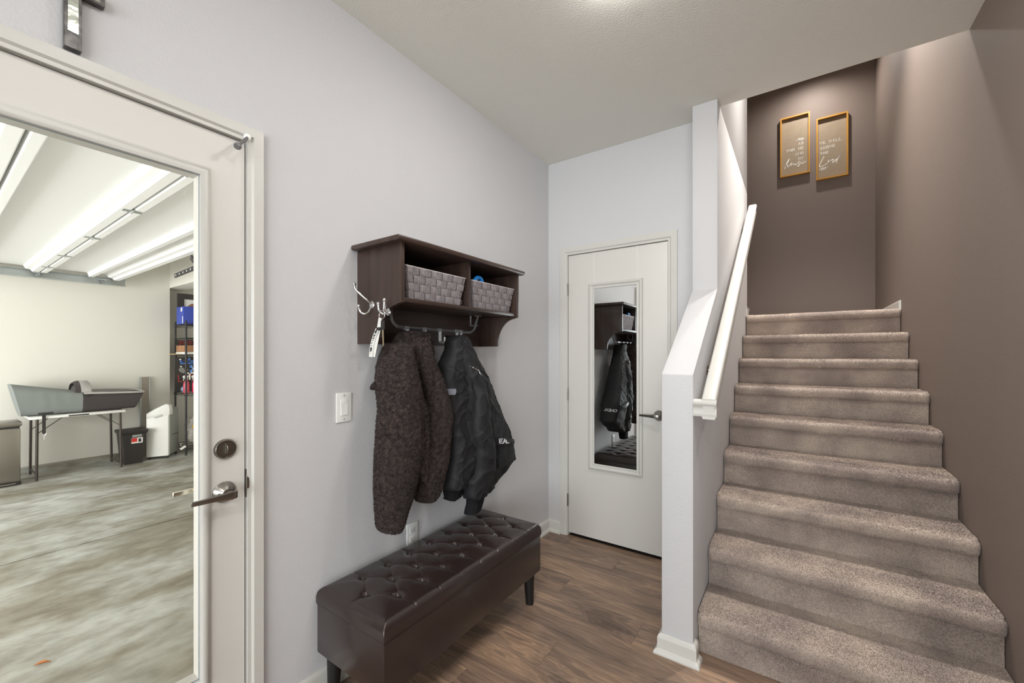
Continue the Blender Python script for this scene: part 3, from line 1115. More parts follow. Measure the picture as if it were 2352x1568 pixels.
def side_outline():
    P = [(0.0, ST), (.28, ST), (.28, SB - .006), (.268, SB - .008)]
    for i in range(1, 13):
        a = math.pi / 2 * i / 12
        P.append((.262 - .122 * math.sin(a) * 1.0, SB - .012 - .142 * (1 - math.cos(a)) - .0))
    P += [(.138, SZ0), (0.0, SZ0)]
    return P


for y0, y1 in ((SY0, SY0 + PT), (SY1 - PT, SY1)):
    MB().prism(side_outline(), 'y', y0, y1).build('side_panel', ESP, sh, bevel=.0015, smooth=35)
box('shelf_top', ESPH, (0.0, .303, SY0 - .032, SY1 + .032, ST, ST + .022), sh, bevel=.007)
box('shelf_bottom', ESPH, (.012, .272, SY0 + PT, SY1 - PT, SB - .001, SB + .016), sh, bevel=.001)
box('divider', ESP, (.012, .270, 1.477, 1.491, SB + .016, ST), sh, bevel=.001)
box('back_panel', ESPH, (0.001, .012, SY0 + PT, SY1 - PT, SZ0 + .001, ST), sh)


def basket(label, y0, y1, nb):
    """tapered basket plaited of flat straps over a light wire rim"""
    zb, zt = SB + .018, SB + .148
    xf, xb = .262, .040
    t = thing('woven_basket', label, 'basket', ((xf + xb) / 2, (y0 + y1) / 2, zb), 'baskets in the shelf cubbies')
    inset = .026

    def frame(z):
        e = inset * (zt - z) / (zt - zb)
        return xb + e * .6, xf - e * .6, y0 + e, y1 - e

    def peri(z, s):
        a, b, c, d = frame(z)
        L1, L2 = d - c, b - a
        per = 2 * (L1 + L2)
        q = (s % 1.0) * per
        if q < L1:
            return (b, c + q, 1, 0)
        q -= L1
        if q < L2:
            return (b - q, d, 0, 1)
        q -= L2
        if q < L1:
            return (a, d - q, -1, 0)
        q -= L1
        return (a + q, c, 0, -1)
    nh = 4
    hh = (zt - zb) / nh
    nv = 2 * nb + 2 * 6
    ns = nv * 6
    for r in range(nh):
        z0 = zb + r * hh + .0016
        z1 = zb + (r + 1) * hh - .0016
        rows = [[], [], [], []]
        for i in range(ns):
            s = i / ns
            ph = math.cos(math.pi * (s * nv - .5) + math.pi * r)
            w = .0023 * max(-1, min(1, 2.0 * ph))
            for j, (zz, off) in enumerate(((z0, .0008), (z1, .0008), (z1, -.0008), (z0, -.0008))):
                x_, y_, nx, ny = peri(zz, s)
                rows[j].append((x_ + nx * (w + off), y_ + ny * (w + off), zz))
        rows.append(rows[0])
        cols = [[rows[j][i] for j in range(4)] for i in range(ns)]
        cols.append(cols[0])
        MB().grid(cols, wrap=True).build('strap_band', WEAVE, t)
    for k in range(nv):
        s0, s1 = (k + .07) / nv, (k + .93) / nv
        rows = []
        M = 4 * nh
        for i in range(M + 1):
            z = zb + (zt - zb) * i / M
            ph = -math.cos(math.pi * ((z - zb) / hh - .5)) * (1 if k % 2 == 0 else -1)
            ph = -math.cos(math.pi * k) * math.cos(math.pi * ((z - zb) / hh - .5))
            w = .0023 * max(-1, min(1, 2.0 * math.sin(math.pi * ((z - zb) / hh) + math.pi * (k + 1))))
            r = []
            for s, off in ((s0, .0008), (s1, .0008), (s1, -.0008), (s0, -.0008)):
                x_, y_, nx, ny = peri(z, s)
                xm, ym, nx, ny = peri(z, (s0 + s1) / 2)
                r.append((x_ + nx * (w + off), y_ + ny * (w + off), z))
            rows.append(r)
        MB().grid(rows, wrap=True, caps=True).build('strap_stake', WEAVE2, t)
    pts = []
    a, b, c, d = frame(zt)
    MB().tube([(b, c, zt), (b, d, zt), (a, d, zt), (a, c, zt)], .0018, n=8, closed=True).build('rim_wire', mat('rim_white', (205, 200, 198), 0.5), t, smooth=40)
    a, b, c, d = frame(zb + .001)
    MB().box(a, b, c, d, zb, zb + .003).build('basket_base', WEAVE, t)
    return t


basket('grey strap woven basket in the cubby nearer the glass door', 1.106, 1.464, 11)
basket('grey strap woven basket in the cubby nearer the mirror', 1.512, 1.864, 10)
# blue toy handle poking out of the second basket
bt = thing('blue_loop_handle', 'bright blue plastic loop poking out of the grey basket', 'toy', (.234, 1.56, SB + .05))
m_ = MB().tube(smoothpath([(.234, 1.548, SB + .115), (.234, 1.558, SB + .148), (.234, 1.578, SB + .170), (.234, 1.606, SB + .172), (.234, 1.618, SB + .158), (.234, 1.612, SB + .142)], 6), .0105, n=12)
m_.build('loop', mat('blue_plastic', (30, 128, 205), 0.3), bt, smooth=60)
MB().cyl((.234, 1.548, SB + .05), (.234, 1.548, SB + .12), .008, n=12).build('stem', MATS['blue_plastic'], bt, smooth=60)
# clear packet edge and small dark item
ob = MB().prism([(1.315, SB + .05), (1.345, SB + .165), (1.400, SB + .150), (1.39, SB + .05)], 'x', .150, .156).build('clear_packet', mat('clear_plastic', (120, 122, 124), 0.15, spec=0.6), None)
tag(ob, 'thin clear packet sticking up out of the first basket', 'packet')
ob = MB().sphere((.23, 1.458, SB + .028), .011, sc=(1.4, 1.0, 1.05)).sphere((.235, 1.462, SB + .040), .008).build('dark_pouch', BLACKP, None, smooth=60)
tag(ob, 'small dark pouch wedged beside the shelf divider', 'pouch')

# hook rail under the shelf
rail = thing('hook_rail', 'grey metal hook rail bolted under the coat shelf', 'hook rail', (.12, 1.45, 1.44))
XK = .125
RZ = 1.438
path = smoothpath([(XK, 1.143, SB - .001), (XK, 1.143, 1.490), (XK, 1.150, 1.462), (XK, 1.170, 1.445), (XK, 1.205, RZ), (XK, 1.45, RZ - .003), (XK, 1.625, RZ - .004), (XK, 1.672, 1.441), (XK, 1.694, 1.462), (XK, 1.704, 1.487), (XK, 1.712, 1.505), (XK, 1.722, SB - .001)], 6)
MB().tube(path, .0055, sq=(.0055, .0042)).build('bar', IRON, rail)
for y_ in (1.143, 1.715):
    m_ = MB().box(XK - .012, XK + .012, y_ - .010, y_ + .022, SB - .005, SB - .001)
    m_.build('mount_plate', IRON, rail)
    m_ = MB().tube([(XK - .05, y_ + .004, SB - .001), (XK - .05, y_ + .004, 1.475), (XK - .002, y_ + .004, 1.475)], .004, sq=(.004, .004))
    m_.build('brace', IRON, rail)
for y_ in (1.226, 1.330, 1.428, 1.548, 1.578):
    h = MB().box(XK - .009, XK + .009, y_ - .012, y_ + .012, RZ - .010, RZ + .006)
    h = h.build('hook_clip', IRON, rail, bevel=.001)
    MB().tube(smoothpath([(XK + .006, y_, RZ - .008), (XK + .006, y_, RZ - .045), (XK + .010, y_, RZ - .058), (XK + .024, y_, RZ - .062), (XK + .036, y_, RZ - .054), (XK + .038, y_, RZ - .036)], 5), .005, sq=(.007, .0035)).build('hook', IRON, h)


# chrome double hooks on the shelf's end
def coat_hook(label, x, z):
    t = thing('chrome_hook', label, 'hook', (x, SY0, z), 'chrome hooks on the shelf end panel')
    MB().lathe([(.016, 0), (.016, .003), (.012, .006), (0, .007)], (x, SY0, z), (0, -1, 0), 20).build('hook_plate', CHROME, t, smooth=40)
    m_ = MB().tube(smoothpath([(x, SY0 - .004, z + .006), (x - .006, SY0 - .022, z + .020), (x - .022, SY0 - .040, z + .042), (x - .038, SY0 - .052, z + .062), (x - .043, SY0 - .054, z + .080)], 6), [.0045] * 24 + [.007], n=10)
    m_.build('upper_prong', CHROME, t, smooth=60)
    m_ = MB().sphere((x - .043, SY0 - .054, z + .082), .0075)
    m_.build('prong_tip', CHROME, t, smooth=60)
    m_ = MB().tube(smoothpath([(x, SY0 - .004, z - .004), (x - .002, SY0 - .016, z - .030), (x - .010, SY0 - .030, z - .038), (x - .024, SY0 - .040, z - .028), (x - .030, SY0 - .043, z - .008)], 6), .0045, n=10)
    m_.build('lower_prong', CHROME, t, smooth=60)
    m_ = MB().sphere((x - .030, SY0 - .043, z - .006), .0075)
    m_.build('prong_tip', CHROME, t, smooth=60)


coat_hook('chrome double hook on the shelf end, empty and nearer the wall', .102, 1.523)
t = thing('chrome_hook', 'chrome double hook on the shelf end holding the keys', 'hook', (.205, SY0, 1.50), 'chrome hooks on the shelf end panel')
MB().lathe([(.014, 0), (.014, .003), (.010, .006), (0, .007)], (.205, SY0, 1.488), (0, -1, 0), 20).build('hook_plate', CHROME, t, smooth=40)
for sx_, hz in ((-1, .040), (1, .052)):
    MB().tube(smoothpath([(.205, SY0 - .004, 1.486), (.205 + sx_ * .006, SY0 - .020, 1.478), (.205 + sx_ * .015, SY0 - .032, 1.492), (.205 + sx_ * .019, SY0 - .034, 1.478 + hz)], 6), [.004] * 12 + [.0055] * 6 + [.0075], n=10).build('prong', CHROME, t, smooth=60)
    MB().sphere((.205 + sx_ * .019, SY0 - .034, 1.480 + hz), .0075).build('prong_tip', CHROME, t, smooth=60)
# keys on a ring with a printed lanyard
ky = thing('key_ring', 'keys and a white printed wrist strap hanging from the chrome hook', 'keys', (.205, SY0 - .03, 1.30))
yk = SY0 - .030
MB().tube([(.205 + .017 * math.cos(a), yk - .002, 1.474 + .017 * math.sin(a)) for a in [2 * math.pi * i / 28 for i in range(28)]], .0015, n=8, closed=True).build('split_ring', CHROME, ky, smooth=60)
for dx_, dz_, yo in ((0, 0, 0), (.012, .004, .006)):
    rows = []
    for i in range(13):
        f_ = i / 12
        x_ = .186 - .036 * f_ * (1.0 + .15 * dx_ / .012) - dx_ * math.sin(f_ * 3.0) * .9
        z_ = 1.422 - .112 * f_
        rows.append([(x_ - .0085, yk - .004 - yo, z_ + .0005), (x_ + .0085, yk + .000 - yo, z_ - .001), (x_ + .0085, yk + .0012 - yo, z_ - .001), (x_ - .0085, yk - .0028 - yo, z_ + .0005)])
    o = MB().grid(rows, wrap=True, caps=True).build('strap', mat('white_webbing', (222, 221, 216), 0.8, bump=(400, .2, 2)), ky)
    if dx_:
        mb = MB()
        rr = random.Random(3)
        f_ = .07
        while f_ < .96:
            x_ = .186 - .036 * f_ * 1.15 - .0108 * math.sin(f_ * 3.0)
            z_ = 1.422 - .112 * f_
            w_ = rr.choice((.0012, .002, .0034, .0045))
            h_ = rr.choice((.0006, .001, .0018))
            c_ = rr.uniform(-.0018, .0018)
            mb.add([(x_ + c_ - w_, yk - .0120, z_ + h_), (x_ + c_ + w_, yk - .0102, z_ + h_), (x_ + c_ + w_, yk - .0102, z_ - h_), (x_ + c_ - w_, yk - .0120, z_ - h_)], [(0, 1, 2, 3)])
            f_ += rr.choice((.024, .032, .032, .075))
        mb.build('strap_print', BLACKP, o)
MB().prism([(.178, 1.418), (.200, 1.414), (.204, 1.462), (.190, 1.464)], 'y', yk - .006, yk - .002).build('strap_end', MATS['white_webbing'], ky)
MB().box(.172, .204, yk - .009, yk + .001, 1.414, 1.426).build('strap_band', BLACKP, ky, bevel=.001, smooth=40)
MB().box(.204, .222, yk - .007, yk - .001, 1.416, 1.452).build('key_head', BLACKP, ky, bevel=.002, smooth=40)
MB().prism([(.2095, 1.418), (.2175, 1.418), (.2195, 1.362), (.217, 1.352), (.213, 1.352), (.212, 1.380), (.210, 1.390)], 'y', yk - .005, yk - .003).build('key_blade', mat('key_brass', (205, 190, 160), .25, 1.0), ky)


# ------------------------------------------------------------------ jackets
def interp_rows(rows, m):
    z = np.array([r[0] for r in rows])
    a = np.array([r[1] for r in rows])
    b = np.array([r[2] for r in rows])
    s = np.concatenate([[0], np.cumsum(np.hypot(np.diff(z), np.diff((a + b) / 2) * .5))])
    t = np.linspace(0, s[-1], m)
    Z, A, B = np.interp(t, s, z), np.interp(t, s, a), np.interp(t, s, b)

    def sm(q):
        k = np.array([1, 2, 3, 2, 1]) / 9
        e = np.concatenate([[2 * q[0] - q[2], 2 * q[0] - q[1]], q, [2 * q[-1] - q[-2], 2 * q[-1] - q[-3]]])
        return np.convolve(e, k, 'valid')
    return Z, sm(A), sm(B)


def garment(rows, xc, dx, n=56, m=80, p=2.3, fold=.012, fine=.004, seed=0, fs=(16, 5), ridge=False, dfun=None):
    Z, A, B = interp_rows(rows, m)
    out = []
    for i in range(m):
        f = i / (m - 1)
        x0 = np.interp(f, [k / (len(xc) - 1) for k in range(len(xc))], xc)
        d0 = np.interp(f, [k / (len(dx) - 1) for k in range(len(dx))], dx)
        yc, hw_ = (A[i] + B[i]) / 2, max((B[i] - A[i]) / 2, .004)
        r = []
        for k in range(n):
            a = 2 * math.pi * k / n
            c, s = math.cos(a), math.sin(a)
            cx_ = math.copysign(abs(c) ** (2 / p), c)
            sx_ = math.copysign(abs(s) ** (2 / p), s)
            y_ = yc + hw_ * cx_
            q = noise.noise((y_ * fs[0] + seed, Z[i] * fs[1], seed * 1.3 + sx_ * .6))
            if ridge:
                n1 = noise.noise((y_ * 9 + Z[i] * 7 + seed, Z[i] * 5 - y_ * 3, seed))
                n2 = noise.noise((y_ * 16 - Z[i] * 12, Z[i] * 9 + y_ * 8 + seed, seed + 7))
                n3 = noise.noise((y_ * 22 + seed, Z[i] * 3.5, seed + 3))
                q = .55 * q + 1.1 * max(0, 1 - abs(n1) * 3.2) ** 2 + .8 * max(0, 1 - abs(n2) * 3.5) ** 2 + .6 * max(0, 1 - abs(n3) * 4) ** 2 - .8
            w = fold * q + fine * noise.noise((y_ * 90, Z[i] * 70, seed + sx_))
            edge = 1 - abs(cx_) ** 4
            x_ = x0 + (d0 + w * edge * 1.0) * sx_
            x_ = max(x_, .006)
            r.append((x_, y_ + w * .12 * cx_, Z[i] + .002 * q))
        out.append(r)
    return MB().grid(out, wrap=True, caps=True)


F_HOOD = [(1.42, 1.212, 1.349), (1.412, 1.192, 1.36), (1.399, 1.18, 1.366), (1.366, 1.153, 1.367), (1.315, 1.125, 1.372), (1.252, 1.109, 1.322), (1.21, 1.105, 1.237), (1.188, 1.085, 1.157), (1.173, 1.094, 1.12)]
F_BODY = [(1.365, 1.129, 1.294), (1.333, 1.121, 1.247), (1.272, 1.096, 1.253), (1.211, 1.089, 1.266), (1.147, 1.096, 1.283), (1.083, 1.103, 1.318), (1.019, 1.133, 1.321), (0.921, 1.171, 1.319), (0.823, 1.21, 1.307), (0.764, 1.243, 1.294)]
F_SL = [(1.345, 1.145, 1.19), (1.315, 1.129, 1.199), (1.261, 1.093, 1.211), (1.202, 1.065, 1.223), (1.155, 1.047, 1.225), (1.095, 1.035, 1.225), (1.037, 1.028, 1.222), (0.95, 1.023, 1.217), (0.861, 1.024, 1.213), (0.802, 1.028, 1.209), (0.755, 1.034, 1.199), (0.708, 1.039, 1.193), (0.668, 1.046, 1.175), (0.628, 1.053, 1.165), (0.608, 1.059, 1.157), (0.598, 1.075, 1.141)]
F_SR = [(1.39, 1.217, 1.31), (1.366, 1.218, 1.317), (1.321, 1.229, 1.323), (1.269, 1.237, 1.346), (1.204, 1.262, 1.378), (1.137, 1.282, 1.397), (1.069, 1.299, 1.414), (1.002, 1.301, 1.421), (0.936, 1.298, 1.427), (0.869, 1.291, 1.431), (0.805, 1.275, 1.429), (0.768, 1.262, 1.421), (0.724, 1.262, 1.41), (0.678, 1.269, 1.397), (0.661, 1.277, 1.385), (0.653, 1.292, 1.364)]
J_TORSO = [(1.413, 1.505, 1.572), (1.403, 1.491, 1.589), (1.385, 1.482, 1.6), (1.35, 1.479, 1.615), (1.314, 1.46, 1.63), (1.274, 1.429, 1.645), (1.236, 1.42, 1.65), (1.193, 1.411, 1.655), (1.144, 1.404, 1.655), (1.08, 1.413, 1.655), (1.015, 1.43, 1.65), (0.943, 1.444, 1.645), (0.871, 1.448, 1.64), (0.8, 1.452, 1.63), (0.745, 1.444, 1.61), (0.711, 1.438, 1.585), (0.684, 1.435, 1.566), (0.671, 1.442, 1.551)]
J_CUFFL = [(0.687, 1.456, 1.565), (0.657, 1.455, 1.569), (0.628, 1.461, 1.569), (0.615, 1.466, 1.551), (0.608, 1.471, 1.493)]
J_BACK = [(1.409, 1.535, 1.589), (1.386, 1.52, 1.605), (1.336, 1.51, 1.632), (1.273, 1.5, 1.675), (1.185, 1.5, 1.737), (1.131, 1.5, 1.765), (1.062, 1.5, 1.797), (0.99, 1.5, 1.835), (0.899, 1.51, 1.901), (0.851, 1.52, 1.926), (0.784, 1.53, 1.951), (0.727, 1.56, 1.973), (0.701, 1.58, 1.922), (0.674, 1.6, 1.876), (0.644, 1.615, 1.803), (0.619, 1.636, 1.745), (0.601, 1.652, 1.727)]
J_SR = [(1.262, 1.532, 1.60), (1.242, 1.532, 1.615), (1.204, 1.537, 1.644), (1.168, 1.556, 1.65), (1.101, 1.565, 1.658), (1.043, 1.558, 1.668), (0.97, 1.549, 1.672), (0.911, 1.549, 1.677), (0.855, 1.571, 1.698), (0.78, 1.576, 1.706), (0.728, 1.578, 1.711), (0.696, 1.536, 1.711), (0.66, 1.543, 1.698), (0.619, 1.541, 1.675), (0.601, 1.549, 1.663)]
J_CUFFR = [(0.603, 1.567, 1.672), (0.564, 1.563, 1.666), (0.538, 1.552, 1.656), (0.524, 1.549, 1.647)]

fj = thing('fleece_jacket', 'fluffy dark brown fleece jacket hanging under the coat shelf', 'jacket', (.15, 1.24, .6))
for nm, rows, xc, dx, kw, nt in (
        ('hood', F_HOOD, (.125, .13, .115, .09), (.045, .06, .075, .06), dict(seed=2.1, fold=.016, fs=(18, 4), m=60), 15000),
        ('body', F_BODY, (.12, .125, .13), (.07, .10, .075), dict(seed=5.3, fold=.012), 12000),
        ('sleeve', F_SL, (.165, .195, .205, .185, .16), (.06, .075, .085, .08, .06), dict(seed=8.8, fold=.009, p=2.1), 26000),
        ('sleeve', F_SR, (.155, .17, .18, .16, .14), (.055, .07, .075, .07, .055), dict(seed=3.4, fold=.010, p=2.1), 22000)):
    o = garment(rows, xc, dx, fine=.004, **kw).build(nm, FLEECE, fj, smooth=80)
    tufts(o, int(nt * 1.3), .0062, .0046, FLEECE, seed=int(kw['seed'] * 10), name='fleece_pile', lean=(0, 0, -.2), cond=lambda c, n: (n[:, 0] > -.55) + 1e-9)

bj = thing('riding_jacket', 'black nylon riding jacket hanging under the coat shelf beside the fleece', 'jacket', (.15, 1.65, .52))
for nm, rows, xc, dx, kw, mm in (
        ('torso', J_TORSO, (.135, .145, .15, .15), (.05, .075, .085, .075), dict(seed=1.7, fold=.009, ridge=True, fs=(11, 5), p=2.9, n=84, m=130), NYLON),
        ('sleeve_cuff', J_CUFFL, (.14, .14), (.045, .04), dict(seed=2.7, fold=.005, fs=(60, 2), m=24), KNIT),
        ('back_panel', J_BACK, (.14, .155, .16, .155), (.05, .085, .105, .08), dict(seed=6.2, fold=.008, ridge=True, fs=(8, 3), p=2.7, n=84, m=130), NYLON),
        ('sleeve', J_SR, (.19, .215, .225, .20), (.05, .065, .062, .055), dict(seed=9.6, fold=.008, ridge=True, fs=(14, 6), p=2.5, n=72, m=120), NYLON),
        ('sleeve_cuff', J_CUFFR, (.195, .19), (.04, .035), dict(seed=4.7, fold=.006, fs=(70, 2), m=24), KNIT)):
    garment(rows, xc, dx, fine=.0012, **kw).build(nm, mm, bj, smooth=80)


def surf_x(obj_list, y, z, default):
    best = None
    for o in obj_list:
        off = Vector(ROOTLOC[bj.name])
        hit, loc, nn, ix = o.ray_cast(Vector((1.0, y, z)) - off, Vector((-1, 0, 0)))
        if hit:
            x_ = loc.x + off.x
            best = x_ if best is None else max(best, x_)
    return default if best is None else best


bpy.context.view_layer.update()
JP = [o for o in bj.children]


def drape(name, polys, m, parent, lift=.003, div=8):
    """a patch lying on the jacket surface; polys: quads of (y,z) corners"""
    mb = MB()
    for q in polys:
        a, b, c, d = [Vector(p) for p in q]
        top, bot = [], []
        for i in range(div + 1):
            for j in range(div + 1):
                p = a.lerp(b, i / div).lerp(d.lerp(c, i / div), j / div)
                x_ = surf_x(JP, p.x, p.y, .2)
                top.append((x_ + lift, p.x, p.y))
                bot.append((x_ - .002, p.x, p.y))
        n = div + 1
        f = [(i * n + j, (i + 1) * n + j, (i + 1) * n + j + 1, i * n + j + 1) for i in range(div) for j in range(div)]
        N_ = n * n
        fb = [tuple(reversed([k + N_ for k in q_])) for q_ in f]
        ring = [j for j in range(n)] + [i * n + n - 1 for i in range(1, n)] + [(n - 1) * n + j for j in range(n - 2, -1, -1)] + [i * n for i in range(n - 2, 0, -1)]
        fs_ = [(ring[k], ring[(k + 1) % len(ring)], ring[(k + 1) % len(ring)] + N_, ring[k] + N_) for k in range(len(ring))]
        mb.add(top + bot, f + fb + fs_)
    return mb.build(name, m, parent, smooth=50)


drape('chest_patch', [[(1.385, 1.158), (1.450, 1.157), (1.443, 1.129), (1.391, 1.130)]], mat('grey_reflective', (128, 130, 142), 0.4), bj, lift=.004)
fp = drape('pocket', [[(1.728, .842), (1.880, .822), (1.918, .728), (1.738, .722)]], NYLON, bj, lift=.010)
ff = drape('pocket_flap', [[(1.700, .892), (1.880, .850), (1.882, .826), (1.708, .846)]], NYLON, bj, lift=.014)
bpy.context.view_layer.update()
JP2 = JP + [ff]
fnj = lambda u, v, h: (surf_x(JP2, u, v, .2) + .0015 + h, u, v)


def fine_lines(lines, step=.006):
    out = []
    for ln in lines:
        q = []
        for i in range(len(ln) - 1):
            a, b = Vector(ln[i]), Vector(ln[i + 1])
            k = max(1, int((b - a).length / step))
            q += [tuple(a.lerp(b, j / k)) for j in range(k)]
        q.append(tuple(ln[-1]))
        out.append(q)
    return out


lt = [[(u, v - (u - 1.705) * .16) for u, v in ln] for ln in word('EAL', 1.712, 1.796, .862, .021, serif=False, gap=.22)]
ribbons(MB(), fine_lines(lt), .0052, fnj).build('logo_lettering', mat('silver_print', (205, 205, 208), 0.4), bj)


def back_y(x, z):
    off = Vector(ROOTLOC[bj.name])
    best = None
    for o in JP:
        hit, loc, nn, ix = o.ray_cast(Vector((x, 2.6, z)) - off, Vector((0, -1, 0)))
        if hit:
            y_ = loc.y + off.y
            best = y_ if best is None else max(best, y_)
    return 1.9 if best is None else best


fnb2 = lambda u, v, h: (u, back_y(u, v) + .0015 + h, v)
lt = [[(.235 - a, b + a * .10) for a, b in ln] for ln in word('ONEAL', 0, .105, .812, .020, serif=False, gap=.25)]
ribbons(MB(), fine_lines(lt), .0045, fnb2).build('logo_lettering', MATS['silver_print'], bj)
# zip pull on the shoulder and piped seams
ribbons(MB(), fine_lines([[(1.545, 1.258), (1.575, 1.243), (1.605, 1.218)]]), .006, fnj).build('zip', CHROME, bj)
for ln in ([(1.432, 1.272), (1.48, 1.24), (1.530, 1.175), (1.553, 1.102), (1.556, 1.04)], [(1.60, 1.24), (1.66, 1.235), (1.70, 1.20)], [(1.575, .905), (1.64, .905), (1.69, .898)], [(1.64, 1.16), (1.675, 1.0), (1.69, .90)], [(1.72, 1.16), (1.80, 1.0), (1.86, .89)]):
    ribbons(MB(), fine_lines([ln]), .005, fnj, th=.0016).build('seam', NYLON, bj)

# ------------------------------------------------------------------ bench
bx0, bx1, by0, by1 = .018, .420, .876, 1.886
bn = thing('storage_bench', 'dark brown leather storage bench with a button tufted lid against the wall', 'bench', ((bx0 + bx1) / 2, (by0 + by1) / 2, 0))
ZB0, ZB1, ZT = .172, .361, .422
box('box', LEATHER, (bx0, bx1, by0, by1, ZB0, ZB1), bn, bevel=.006)
m_ = MB()
for x_ in (bx0 + .001, bx1 - .001):
    m_.tube([(x_, by0, ZB1 + .001), (x_, by1, ZB1 + .001)], .0028, n=8)
for y_ in (by0 + .001, by1 - .001):
    m_.tube([(bx0, y_, ZB1 + .001), (bx1, y_, ZB1 + .001)], .0028, n=8)
m_.build('piping', LEATHER, bn, smooth=60)
BTN = [(.216, .957 + .1235 * k) for k in range(8)] + [(x_, 1.018 + .1235 * k) for x_ in (.108, .320) for k in range(7)]
CRS = []
for i, p in enumerate(BTN):
    for q in BTN[i + 1:]:
        d = math.hypot(p[0] - q[0], p[1] - q[1])
        if d < .135 and abs(p[0] - q[0]) > .02:
            CRS.append((p, q))
for p in BTN:
    if p[0] > .3:
        CRS.append((p, (bx1 + .01, p[1] + .004)))
    elif p[0] < .15:
        CRS.append((p, (bx0 - .01, p[1] + .004)))
CRS.append((BTN[0], (BTN[0][0], by0 - .01)))
CRS.append((BTN[7], (BTN[7][0], by1 + .01)))


def segd(px, py, a, b):
    dx, dy = b[0] - a[0], b[1] - a[1]
    t = ((px - a[0]) * dx + (py - a[1]) * dy) / (dx * dx + dy * dy)
    t = np.clip(t, 0, 1)
    return np.hypot(px - a[0] - t * dx, py - a[1] - t * dy), t


nx_, ny_ = 110, 270
gx = np.linspace(bx0 - .001, bx1 + .003, nx_)
gy = np.linspace(by0 - .003, by1 + .003, ny_)
GX, GY = np.meshgrid(gx, gy)
e = np.minimum.reduce([GX - gx[0], gx[-1] - GX, GY - gy[0], gy[-1] - GY])
rr = .030
t_ = np.clip(1 - e / rr, 0, 1)
H = ZT - rr * (1 - np.sqrt(np.maximum(0, 1 - t_ * t_))) * 1.1
H = H + .010 * np.clip(e / .1, 0, 1)
edgew = np.clip((e - .012) / .04, 0, 1)
for (a, b) in CRS:
    d, tt = segd(GX, GY, a, b)
    H = H - .0030 * np.exp(-(d / .0040) ** 2) * np.clip(e / .02, .25, 1)
    H = H - .0016 * np.exp(-(d / .016) ** 2) * edgew
for (a, b) in BTN:
    d = np.hypot(GX - a, GY - b)
    H = H - .012 * np.exp(-(d / .013) ** 2) - .006 * np.exp(-(d / .032) ** 2)
rows = [[(GX[i, j], GY[i, j], H[i, j]) for j in range(nx_)] for i in range(ny_)]
mb = MB().grid(rows)
# sides and underside of the lid
ring = [(0, j) for j in range(nx_)] + [(i, nx_ - 1) for i in range(1, ny_)] + [(ny_ - 1, j) for j in range(nx_ - 2, -1, -1)] + [(i, 0) for i in range(ny_ - 2, 0, -1)]
base = len(mb.v)
mb.v += [(GX[i, j], GY[i, j], ZB1 + .0055) for i, j in ring]
ids = [i * nx_ + j for i, j in ring]
n = len(ring)
mb.f += [(ids[k], ids[(k + 1) % n], base + (k + 1) % n, base + k) for k in range(n)]
mb.f.append(tuple(base + k for k in range(n)))
lid = mb.build('lid', LEATHER, bn, smooth=70)
for (a, b) in BTN:
    MB().sphere((a, b, ZT - .0105), .009, sc=(1, 1, .55)).build('button', LEATHER, lid, smooth=60)
for x_, y_ in ((.062, .925), (.372, .925), (.062, 1.842), (.372, 1.842)):
    sx_ = (x_ - .217) * .02
    m_ = MB().cyl((x_, y_, ZB0), (x_ + sx_, y_ + (y_ - 1.38) * .012, 0), .030, .0205, n=24)
    m_.build('leg', LEGW, bn, smooth=40)

# ------------------------------------------------------------------ switch, outlet, cross
sw = thing('light_switch', 'white rocker light switch on the wall below the coat shelf', 'switch', (0, 1.0, 1.04))
box('cover_plate', WHITEP, (0, .006, .966, 1.036, 1.041, 1.163), sw, bevel=.003)
box('rocker_frame', WHITEP, (.005, .0075, .984, 1.018, 1.068, 1.136), sw, bevel=.0005)
MB().prism([(.006, 1.071), (.0095, 1.071), (.0078, 1.102), (.0072, 1.133), (.006, 1.133)], 'y', .987, 1.015).build('rocker', WHITEP, sw)
for z in (1.053, 1.151):
    MB().cyl((.005, 1.001, z), (.0068, 1.001, z), .003, n=12).build('screw', GREYP, sw)
ou = thing('wall_outlet', 'white double power outlet on the wall just above the bench', 'outlet', (0, 1.367, .39))
box('cover_plate', WHITEP, (0, .006, 1.333, 1.403, .388, .503), ou, bevel=.003)
for z in (.467, .425):
    r_ = box('receptacle', WHITEP, (.005, .0075, 1.351, 1.385, z - .015, z + .015), ou, bevel=.001)
    m_ = MB()
    m_.box(.007, .0078, 1.359, 1.361, z - .002, z + .008)
    m_.box(.007, .0078, 1.374, 1.376, z - .002, z + .008)
    m_.cyl((.007, 1.3675, z - .008), (.0078, 1.3675, z - .008), .0025, n=8)
    m_.build('socket_slot', BLACKP, r_)
cr = thing('wall_cross', 'dark framed mirrored wall cross above the glass door', 'cross', (0, .226, 2.1))
cx0, cx1 = .212, .242
CH = mat('antique_mirror', (186, 190, 180), 0.12, .9, bump=(18, .5, 3, .004))
CFR = mat('cross_frame', (52, 50, 50), 0.35, .4, var=(40, (104, 100, 98)))
m_ = MB().prism([(.210, 2.100), (.242, 2.100), (.242, 2.245), (.285, 2.245), (.285, 2.277), (.242, 2.277), (.242, 2.345), (.210, 2.345), (.210, 2.277), (.167, 2.277), (.167, 2.245), (.210, 2.245)], 'x', .001, .021)
m_.build('cross_frame', CFR, cr, bevel=.0015)
m_ = MB().prism([(.2165, 2.142), (.2355, 2.142), (.2355, 2.250), (.275, 2.250), (.275, 2.272), (.2355, 2.272), (.2355, 2.335), (.2165, 2.335), (.2165, 2.272), (.177, 2.272), (.177, 2.250), (.2165, 2.250)], 'x', .0205, .0225)
m_.build('mirror_inlay', CH, cr)


